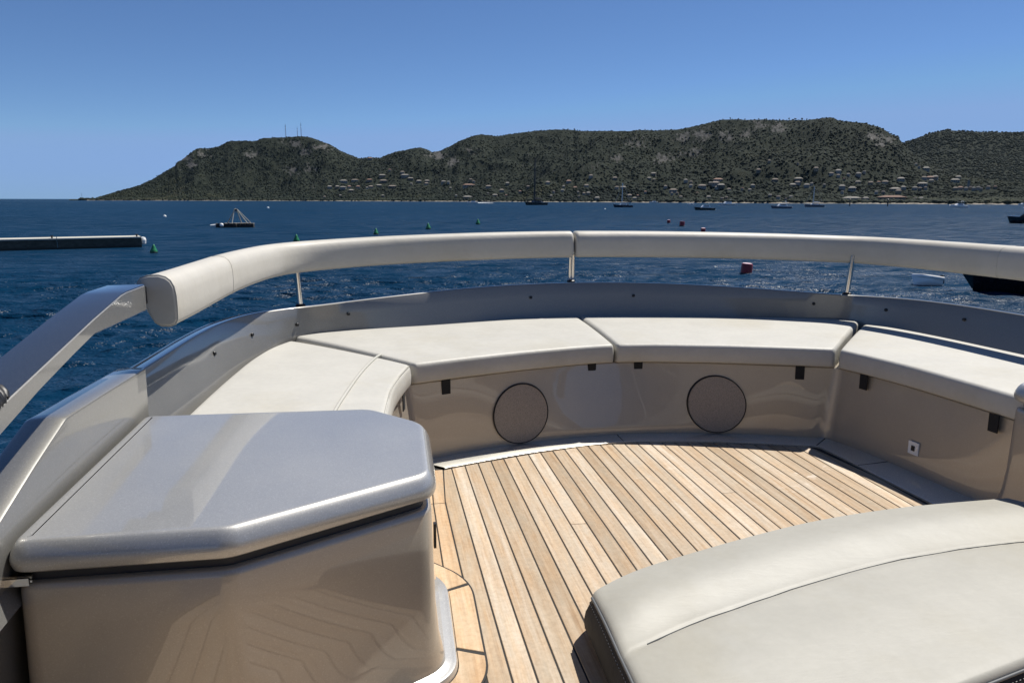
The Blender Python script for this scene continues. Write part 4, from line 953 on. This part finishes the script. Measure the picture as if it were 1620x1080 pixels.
for u, f in ((-6.8, .62), (-5.3, .62), (-3.9, .62), (-2.6, .74), (-.55, .74), (.62, .74), (2.75, .74), (4.6, .70), (6.2, .72)):
    i = half+int(round(u*8)) ; p = coaming_pt(i, f); o = outward(rim)[i]
    up_ = rim[i]-foot[i]; t = np.array([-o[1], o[0], 0]); n = np.cross(t, up_); n /= np.linalg.norm(n)
    if n[0]*o[0]+n[1]*o[1] > 0: n = -n
    stud(*(p+n*.002+np.array([o[0], o[1], 0])*.005*0), n)

# inner wing panels beside the consoles
def wing(s, label):
    e = empty('wing_panel', (s*1.98, 1.9, .43), label, 'panel')
    prof = [(2.62, .702), (2.2, .716), (1.95, .722), (1.78, .675), (1.58, .612), (1.33, .535), (.95, .42), (.3, .27)]     # y, top z
    rows = []
    def sec(y, zt, inset=0.0):
        xi = 2.0+inset; r = .012
        low = .40 if y > .9 else .2
        return [(s*(xi+.035), y, low-.45), (s*(xi+.010), y, low+.02), (s*(xi+.002), y, (low+zt)/2), (s*xi, y, zt-.008), (s*(xi+.0015), y, zt-.003), (s*(xi+.006), y, zt), (s*(xi+.035), y, zt+.002), (s*(xi+.082), y, zt), (s*(xi+.092), y, zt-.004), (s*(xi+.096), y, zt-.016), (s*(xi+.11), y, low-.45)]
    yy = []; zz = []
    P = np.array(prof); ys = np.concatenate([np.linspace(2.60, 1.99, 12), np.linspace(1.955, 1.915, 5), np.linspace(1.85, .3, 18)])
    zs = np.interp(ys[::-1], P[::-1, 0], P[::-1, 1])[::-1]
    rows = [[(p[0]+s*.02, 2.612, p[2]-.010 if p[2] > .5 else p[2]) for p in sec(2.612, zs[0])], [(p[0]+s*.006, 2.609, p[2]-.003 if p[2] > .5 else p[2]) for p in sec(2.609, zs[0])]]
    rows += [sec(y, z) for y, z in zip(ys, zs)]
    V, F = loft(rows); n = len(rows[0]); F.append(tuple(range(n)))
    obj('panel', V, F, M['paint'], e, 30); return e
wing(-1, 'silver grey wing panel rising beside the left console'); wing(1, 'silver grey wing panel beside the right console')

# ---------------------------------------------------------------- rail with posts and arms, bolsters on it
BOL = [(0,4.69),(.3,4.675),(.6,4.635),(.9,4.58),(1.2,4.505),(1.48,4.39),(1.64,4.28),(1.735,4.13),(1.80,3.85),(1.845,3.5),(1.862,3.1),(1.872,2.8),(1.885,2.585)]
def bz(x): return .884-np.where(x < 0, .0125, .0088)*x*x
BOL_S = BOL[:6]+[(1.69,4.27),(1.79,4.08),(1.855,3.83),(1.895,3.5),(1.915,3.1),(1.925,2.8),(1.935,2.585)]
bol = smooth(catmull([(-x, y) for x, y in BOL[:0:-1]]+BOL_S, 8), 2); bol3 = np.c_[bol, bz(bol[:, 0])]
railt = empty('bolster_rail', (0, 4.75, .70), 'stainless steel bolster rail with posts and grey side arms', 'rail')
ol = outward(bol); ctr = bol3.copy(); ctr[:, :2] += ol*.055; ctr[:, 2] += .035
MB().tube([tuple(q) for q in ctr[2:-2:3]], .016, 8).obj('rail_tube', M['steel'], railt, 50)
for x, y, zb in ((-1.665, 4.285, .655), (0.0, 4.765, .711), (1.665, 4.285, .655)):
    zt = bz(x)+.02
    sx = 0.016 if x == 0 else 0.0
    for k in ((-.011, .011) if x == 0 else (0.0,)):
        p = MB().tube([(x+k, y+.02, zb+.005), (x+k*1.0+(.012*np.sign(x)), y+.008, zt+.03)], .0105 if x == 0 else .0165, 12).obj('post', M['steel'], railt, 50)
    MB().lathe([(.026, -.002), (.028, .008), (.022, .014), (.012, .015)], 16, (x, y+.02, zb+.010)).obj('post_base', M['black'], railt, 40)
def arm(s):
    top = [(2.50, .985), (2.30, .985), (2.05, .948), (1.5, .855), (1.0, .765), (.6, .69)]; bot = [(2.50, .905), (2.04, .908), (1.72, .850), (1.51, .803), (1.0, .70), (.6, .62)]
    ys = np.array([2.50, 2.42, 2.33, 2.28, 2.15, 2.05, 1.9, 1.7, 1.5, 1.25, 1.0, .6])
    T = np.interp(ys, [q[0] for q in top[::-1]], [q[1] for q in top[::-1]]); Bz = np.interp(ys, [q[0] for q in bot[::-1]], [q[1] for q in bot[::-1]])
    rows = []
    for y, a, b in zip(ys, T, Bz):
        xi, xo = 1.952, 2.062; r = .004
        rows.append([(s*(xi+r), y, a), (s*(xo-r), y, a-.002), (s*xo, y, a-.008), (s*xo, y, b+.006), (s*(xo-r), y, b), (s*(xi+r), y, b), (s*xi, y, b+r), (s*xi, y, a-r)])
    V, F = loft(rows, True); n = 8; F.append(tuple(range(n))); F.append(tuple((len(rows)-1)*n+k for k in range(n)))
    a_ = obj('side_arm', V, F, M['paint'], railt, 30)
    Vt, Ft = loft([[(s*1.953, y, a+.0005), (s*1.956, y, a+.002), (s*2.058, y, a+.0005), (s*2.061, y, a-.002)] for y, a in zip(ys, T)]); obj('arm_top_strip', Vt, Ft, M['darkgloss'], a_, 30)
    MB().box((s*1.995, 2.535, .945), (.05, .09, .055)).obj('arm_bracket', M['black'], a_)
arm(-1); arm(1)
def bolster(side, label):
    prof = [(.035, .000), (.012, .006), (.002, .022), (.000, .060), (.001, .100), (.006, .128), (.018, .148), (.036, .160), (.064, .1665), (.104, .165), (.132, .158), (.145, .144), (.144, .126), (.130, .086), (.110, .044), (.088, .012), (.066, .001)]
    i0 = half_b
    P = bol3[i0:] if side > 0 else bol3[:i0+1][::-1]
    O = (ol[i0:] if side > 0 else ol[:i0+1][::-1])
    d = np.r_[0, np.cumsum(np.linalg.norm(np.diff(P, axis=0), axis=1))]; Lb = d[-1]
    gap = .006; rr = .022; re = .010
    st = [(gap+e*rr, rr-math.sqrt(max(0, rr*rr-(rr-e*rr)**2))) for e in (0, .05, .2, .45, .75, 1.0)]
    en = [(Lb-e*re, re-math.sqrt(max(0, re*re-(re-e*re)**2))) for e in (1.0, .7, .4, .15, .03, 0)]
    mid = [(t, 0) for t in np.linspace(st[-1][0], en[0][0], 64)[1:-1]]
    rows = []; c = np.array([.066, .085]); pr = np.array(prof)
    if side < 0: pr[:, 0] *= .80; c[0] *= .8
    for s_, ins_ in st+mid+en:
        p = np.array([np.interp(s_, d, P[:, k]) for k in range(3)]); o = np.array([np.interp(s_, d, O[:, k]) for k in range(2)]); o /= np.linalg.norm(o)
        v = pr-c; l = np.linalg.norm(v, axis=1)[:, None]; q = c+v*(1-ins_/l)
        rows.append([(p[0]+o[0]*a, p[1]+o[1]*a, p[2]+b) for a, b in q])
    e = empty('bolster', tuple(np.mean(np.array(rows[len(rows)//2]), 0)), label, 'bolster', 'padded bolsters on the rail')
    V, F = loft(rows, True); n = len(prof); F.append(tuple(range(n))); F.append(tuple((len(rows)-1)*n+k for k in range(n)))
    obj('padded_roll', V, F, M['bolster'], e, 50)
    # welt round the aft end and seams where panels join
    ring = np.array(rows[-5]); cc = ring.mean(0); ring = [tuple(cc+(q-cc)*1.006) for q in ring]
    MB().tube(ring+[ring[0]], .0026, 6).obj('end_piping', M['piping'], e, 50)
    ring = np.array(rows[len(st)+47]); cc = ring.mean(0); ring = [tuple(cc+(q-cc)*1.0) for q in ring]
    MB().tube(ring+[ring[0]], .0016, 5).obj('panel_seam', M['piping'], e, 50)
half_b = (len(bol)-1)//2
bolster(-1, 'left off white padded bolster with rounded grey end face'); bolster(1, 'right off white padded bolster running out of frame at right')
# black coil cord hanging at the left arm
co = []
for k in range(120):
    t = k/119; a = t*2*math.pi*9
    co.append((-1.985+.028*math.cos(a), 1.57+.028*math.sin(a)*.6-t*.10, .868+.028*math.sin(a)*.8-.02*t))
tag(MB().tube(co, .007, 6).obj('coil_cord', M['black'], None, 60), 'black coiled cord at the left edge beside the grey arm', 'cord')

# ---------------------------------------------------------------- consoles
def rounded(poly, radii, n=8):
    out = []; K = len(poly)
    for i in range(K):
        p0, p1, p2 = np.array(poly[i-1], float), np.array(poly[i], float), np.array(poly[(i+1) % K], float); r = radii[i]
        a = (p0-p1)/np.linalg.norm(p0-p1); b = (p2-p1)/np.linalg.norm(p2-p1)
        ang = math.acos(np.clip(a@b, -1, 1)); t = min(r/math.tan(ang/2), .48*np.linalg.norm(p0-p1), .48*np.linalg.norm(p2-p1))
        A, B = p1+a*t, p1+b*t
        for k in range(n+1):
            q = k/n; out.append((1-q)**2*A+2*q*(1-q)*p1+q*q*B)
    return np.array(out)
def poff(P, d):
    """offset closed outline outward by d"""
    n = len(P); ar = 0.5*sum(P[i-1][0]*P[i][1]-P[i][0]*P[i-1][1] for i in range(n)); out = []
    for i in range(n):
        t = P[(i+1) % n]-P[i-1]; t = t/np.linalg.norm(t); nn = np.array([t[1], -t[0]])*(1 if ar > 0 else -1); out.append(P[i]+nn*d)
    return np.array(out)
def stack(P, prof, close=True):
    rows = [np.c_[poff(P, d), np.full(len(P), z)] for d, z in prof]
    V, F = loft(rows, True); n = len(P)
    if close: F.append(tuple(range(n))); F.append(tuple((len(rows)-1)*n+k for k in range(n)))
    return V, F
LID = [(-2.003, 1.572), (-1.566, 1.566), (-1.111, 1.829), (-1.0985, 2.287), (-1.271, 2.493), (-2.003, 2.53)]
LIDR = [.05, .10, .085, .16, .10, .05]
def console(outline, radii, e, lid_z=.60):
    P = rounded(outline, radii, 8)
    V, F = stack(P, [(-.030, lid_z-.066), (-.010, lid_z-.066), (-.003, lid_z-.061), (.001, lid_z-.050), (.0015, lid_z-.040), (-.002, lid_z-.028), (-.009, lid_z-.014), (-.016, lid_z-.005), (-.021, lid_z-.0012), (-.025, lid_z), (-.034, lid_z), (-.044, lid_z)])
    lid = obj('lid', V, F, M['lidpaint'], e, 24)
    V, F = stack(P, [(-.034, lid_z-.105), (-.034, lid_z-.064)]); obj('shadow_gap', V, F, M['gap'], e, 40)
    V, F = stack(P, [(.020, .015), (.016, .05), (.002, .11), (-.006, .2), (-.010, .36), (-.012, lid_z-.11), (-.016, lid_z-.098), (-.024, lid_z-.094), (-.05, lid_z-.094)])
    obj('cabinet_body', V, F, M['benchpaint'], e, 45)
    V, F = stack(P, [(.052, -.003), (.052, .012), (.048, .020), (.040, .022), (.028, .022), (.018, .03)]); obj('plinth', V, F, M['lidpaint'], e, 40)
    return P
con = empty('console_cabinet', (-1.53, 1.94, 0), 'glossy silver console cabinet with clipped corners in the left foreground', 'cabinet')
PO = console(LID, LIDR, con, .565)
# thin vertical handle slot on the far side of the console
MB().box((-1.0905, 2.22, .22), (.008, .018, .08)).obj('latch', M['black'], con)
# hinge plates at the port end
for y in (1.58, 1.595): MB().box((-1.985, y, .48), (.05, .006, .016)).obj('hinge', M['steel'], con)
conr = empty('console_cabinet', (1.6, 2.2, 0), 'silver console cabinet cut by the right edge of the photo', 'cabinet')
LIDS = [(2.003, 2.575), (1.34, 2.575), (1.195, 2.50), (1.165, 2.15), (1.22, 1.80), (2.003, 1.55)]
PR = console(LIDS, [.05, .08, .07, .16, .10, .05], conr, .545)
socket((1.176, 2.33, .235), (-1, 0.08), conr, .026); 
# teak boards framing the foot of the port console
inner = poff(PO, .0545); outer_ = poff(PO, .128)
def arc_idx(P, cond): return [i for i in range(len(P)) if cond(P[i])]
sel = [i for i in range(len(inner)) if inner[i][0] > -1.36 and i > 9]
bed_o = poff(PO, .134); V = [(*inner[i], .0005) for i in sel]+[(*bed_o[i], .0005) for i in sel]+[(*inner[i], .0024) for i in sel]+[(*bed_o[i], .0024) for i in sel]
n = len(sel); F = []
for k in range(n-1): F += [(2*n+k, 2*n+k+1, 3*n+k+1, 3*n+k), (n+k, n+k+1, 3*n+k+1, 3*n+k)]
obj('trim_caulk', V, F, M['caulk'], deck)
def trim(pts_i, pts_o): return board('trim_board', [tuple(q) for q in pts_i]+[tuple(q) for q in pts_o[::-1]], M['teak_trim'], .0042, .003)
I = resample(inner[sel], 200); O_ = resample(outer_[sel], 200)
ySplit = [(-9, 1.80), (1.815, 2.10), (2.115, 9)]
near = [k for k in range(200) if I[k][1] < 1.94]; midk = [k for k in range(200) if 1.94 <= I[k][1] < 2.27]; fark = [k for k in range(200) if I[k][1] >= 2.27]
def seg(ks, dy0, dy1):
    a, b = ks[0], ks[-1]; st_ = ks[::max(1, len(ks)//14)]
    if st_[-1] != b: st_.append(b)
    return st_
for ks in (near, midk, fark):
    st_ = seg(ks[1:-1], 0, 0); trim(I[st_], O_[st_])

# ---------------------------------------------------------------- sun pad in the foreground
pad = empty('sun_pad', (.2, 1.8, 0), 'big pale grey sun pad cushion with stitched charcoal sides in the right foreground', 'cushion')
NEAR = [(-.70, 1.17), (-.45, 1.24), (-.15, 1.315), (.16, 1.395), (.5, 1.48), (.9, 1.56), (1.08, 1.59)]
FARC = [(-.665, 1.955), (-.50, 2.05), (-.26, 2.14), (.0, 2.225), (.25, 2.29), (.60, 2.34), (1.06, 2.352)]
TZ = .145
def ridge(dd, w, A):
    q = (w-dd)                                   # distance from the far edge
    roll = .020*math.exp(-((q-.17)/.11)**2)
    crease = -.004*math.exp(-((q-.345)/.007)**2)-.013*math.exp(-((q-.345)/(.085 if q < .345 else .022))**2)
    return roll+crease+.006*math.exp(-((q-.55)/.14)**2)
def pad_loft(front, back, z0, z1, r, nseg=46):
    Fp = resample(catmull(front, 8), nseg); Bp = resample(catmull(back, 8), nseg); rows = []
    ends = [(0, .016), (.002, .009), (.006, .004), (.012, .0012), (.02, 0)]
    st = ends+[(t, 0) for t in np.linspace(.05, 1, nseg)]
    for t, ins_ in st:
        k = t*(nseg-1); i = min(int(k), nseg-2); f = k-i
        A = Fp[i]*(1-f)+Fp[i+1]*f; B = Bp[i]*(1-f)+Bp[i+1]*f; w = np.linalg.norm(B-A); u = (B-A)/w
        prof = []
        for q in range(8):
            a = math.pi/2*q/7; prof.append((r*(1-math.cos(a))+ins_, z1-r+r*math.sin(a)-ins_))
        for q in np.linspace(.01, .99, 170):
            dd = r+(w-2*r)*q; prof.append((dd, z1+.010*math.sin(math.pi*q)**.5+ridge(dd, w, A)*min(1, t*14+.15)-ins_))
        for q in range(10):
            a = math.pi/2*(1-q/9); prof.append((w-r*2.0*(1-math.cos(a))-ins_, z1-r*2.0+r*2.0*math.sin(a)-ins_))
        rows.append([(A[0]+u[0]*dd, A[1]+u[1]*dd, zz) for dd, zz in prof])
    return rows
rows = pad_loft(NEAR, FARC, .01, TZ, .022)
V, F = loft(rows); obj('top_panel', V, F, M['pad'], pad, 60)
sp_ = [r_[int(np.argmin([abs(np.hypot(q[0]-r_[-1][0], q[1]-r_[-1][1])-.345) for q in r_]))] for r_ in rows[5:]]
MB().tube([(q[0], q[1], q[2]+.0015) for q in sp_[::2]], .0014, 5).obj('seam', M['darkpipe'], pad, 60)
# charcoal side band following the outline, bulging slightly
edge_n = [r[0] for r in rows][4:]; edge_f = [r[-1] for r in rows][4:]; left = rows[0]
loop = [tuple(q) for q in edge_n[::-1]]+[tuple(q) for q in left]+[tuple(q) for q in edge_f]
Lp = np.array(loop); ctr_ = np.array([.25, 1.78])
Lp2 = resample(Lp, 220)
def side_off(P, d):
    t = np.gradient(P[:, :2], axis=0); t /= np.linalg.norm(t, axis=1)[:, None]+1e-9; nn = np.stack([-t[:, 1], t[:, 0]], 1)
    k = 9; nn = np.stack([np.convolve(np.pad(nn[:, c], k//2, mode='edge'), np.ones(k)/k, 'valid') for c in range(2)], 1); nn /= np.linalg.norm(nn, axis=1)[:, None]
    Q = P[:, :2]+nn*d; return Q
srows = [np.c_[side_off(Lp2, dd), np.maximum(Lp2[:, 2]*f, .004)] for dd, f in ((0.0, 1.0), (.006, .93), (.016, .75), (.020, .5), (.016, .25), (.006, .08), (-.01, .03))]
V, F = loft(srows); obj('side_band', V, F, M['charcoal'], pad, 60)
pp = np.c_[side_off(Lp2, .002), Lp2[:, 2]+.001]
MB().tube([tuple(q) for q in pp[::2]], .0042, 7).obj('edge_piping', M['darkpipe'], pad, 60)
st_ = MB()
for dd, f in ((-.016, None), (.009, .88)):
    P = np.c_[side_off(Lp2, dd), Lp2[:, 2]*(f or 1)+(.009 if f is None else .001)]
    P = resample(P, 620)
    for k in range(4, 616, 2):
        if P[k][0] < -.3 or (P[k][1] < 1.6): st_.tube([P[k], P[k]*.35+P[k+1]*.65], .0011, 4)
so = st_.obj('stitching', M['thread'], pad); so['kind'] = 'stuff'

# ---------------------------------------------------------------- wheelhouse behind the camera, unseen, added to block sky fill and feed gloss reflections
wh = empty('added_wheelhouse', (0, -2.2, 0), 'silver wheelhouse front with raked dark windscreen behind camera, unseen, added to dim sky fill', 'added_wheelhouse')
pr = [(-1.25, -.4), (-1.22, .25), (-1.30, .78), (-1.75, .98)]
V, F = loft([[(x, y-.10*abs(x)**1.6, z) for x in np.linspace(-2.0, 2.0, 17)] for y, z in pr]); obj('coachroof_front', V, F, M['paint'], wh, 40)
V, F = loft([[(x*s_, y-.12*abs(x)**1.6, z) for x in np.linspace(-1.95, 1.95, 17)] for y, z, s_ in ((-1.75, .98, 1.0), (-2.9, 2.35, .9))]); obj('windscreen', V, F, GLASS, wh, 40)
V, F = loft([[(x*s_, y-.12*abs(x)**1.6, z) for x in np.linspace(-1.95, 1.95, 17)] for y, z, s_ in ((-2.75, 2.34, .92), (-2.72, 2.46, .93), (-4.5, 2.58, .95))]); obj('roof', V, F, M['paint'], wh, 40)
for x in (-1.0, 0, 1.0): MB().tube([(x, -1.75-.12*abs(x)**1.6, .99), (x*.9, -2.9-.12*abs(x)**1.6, 2.36)], .03, 6).obj('pillar', M['paint'], wh, 40)
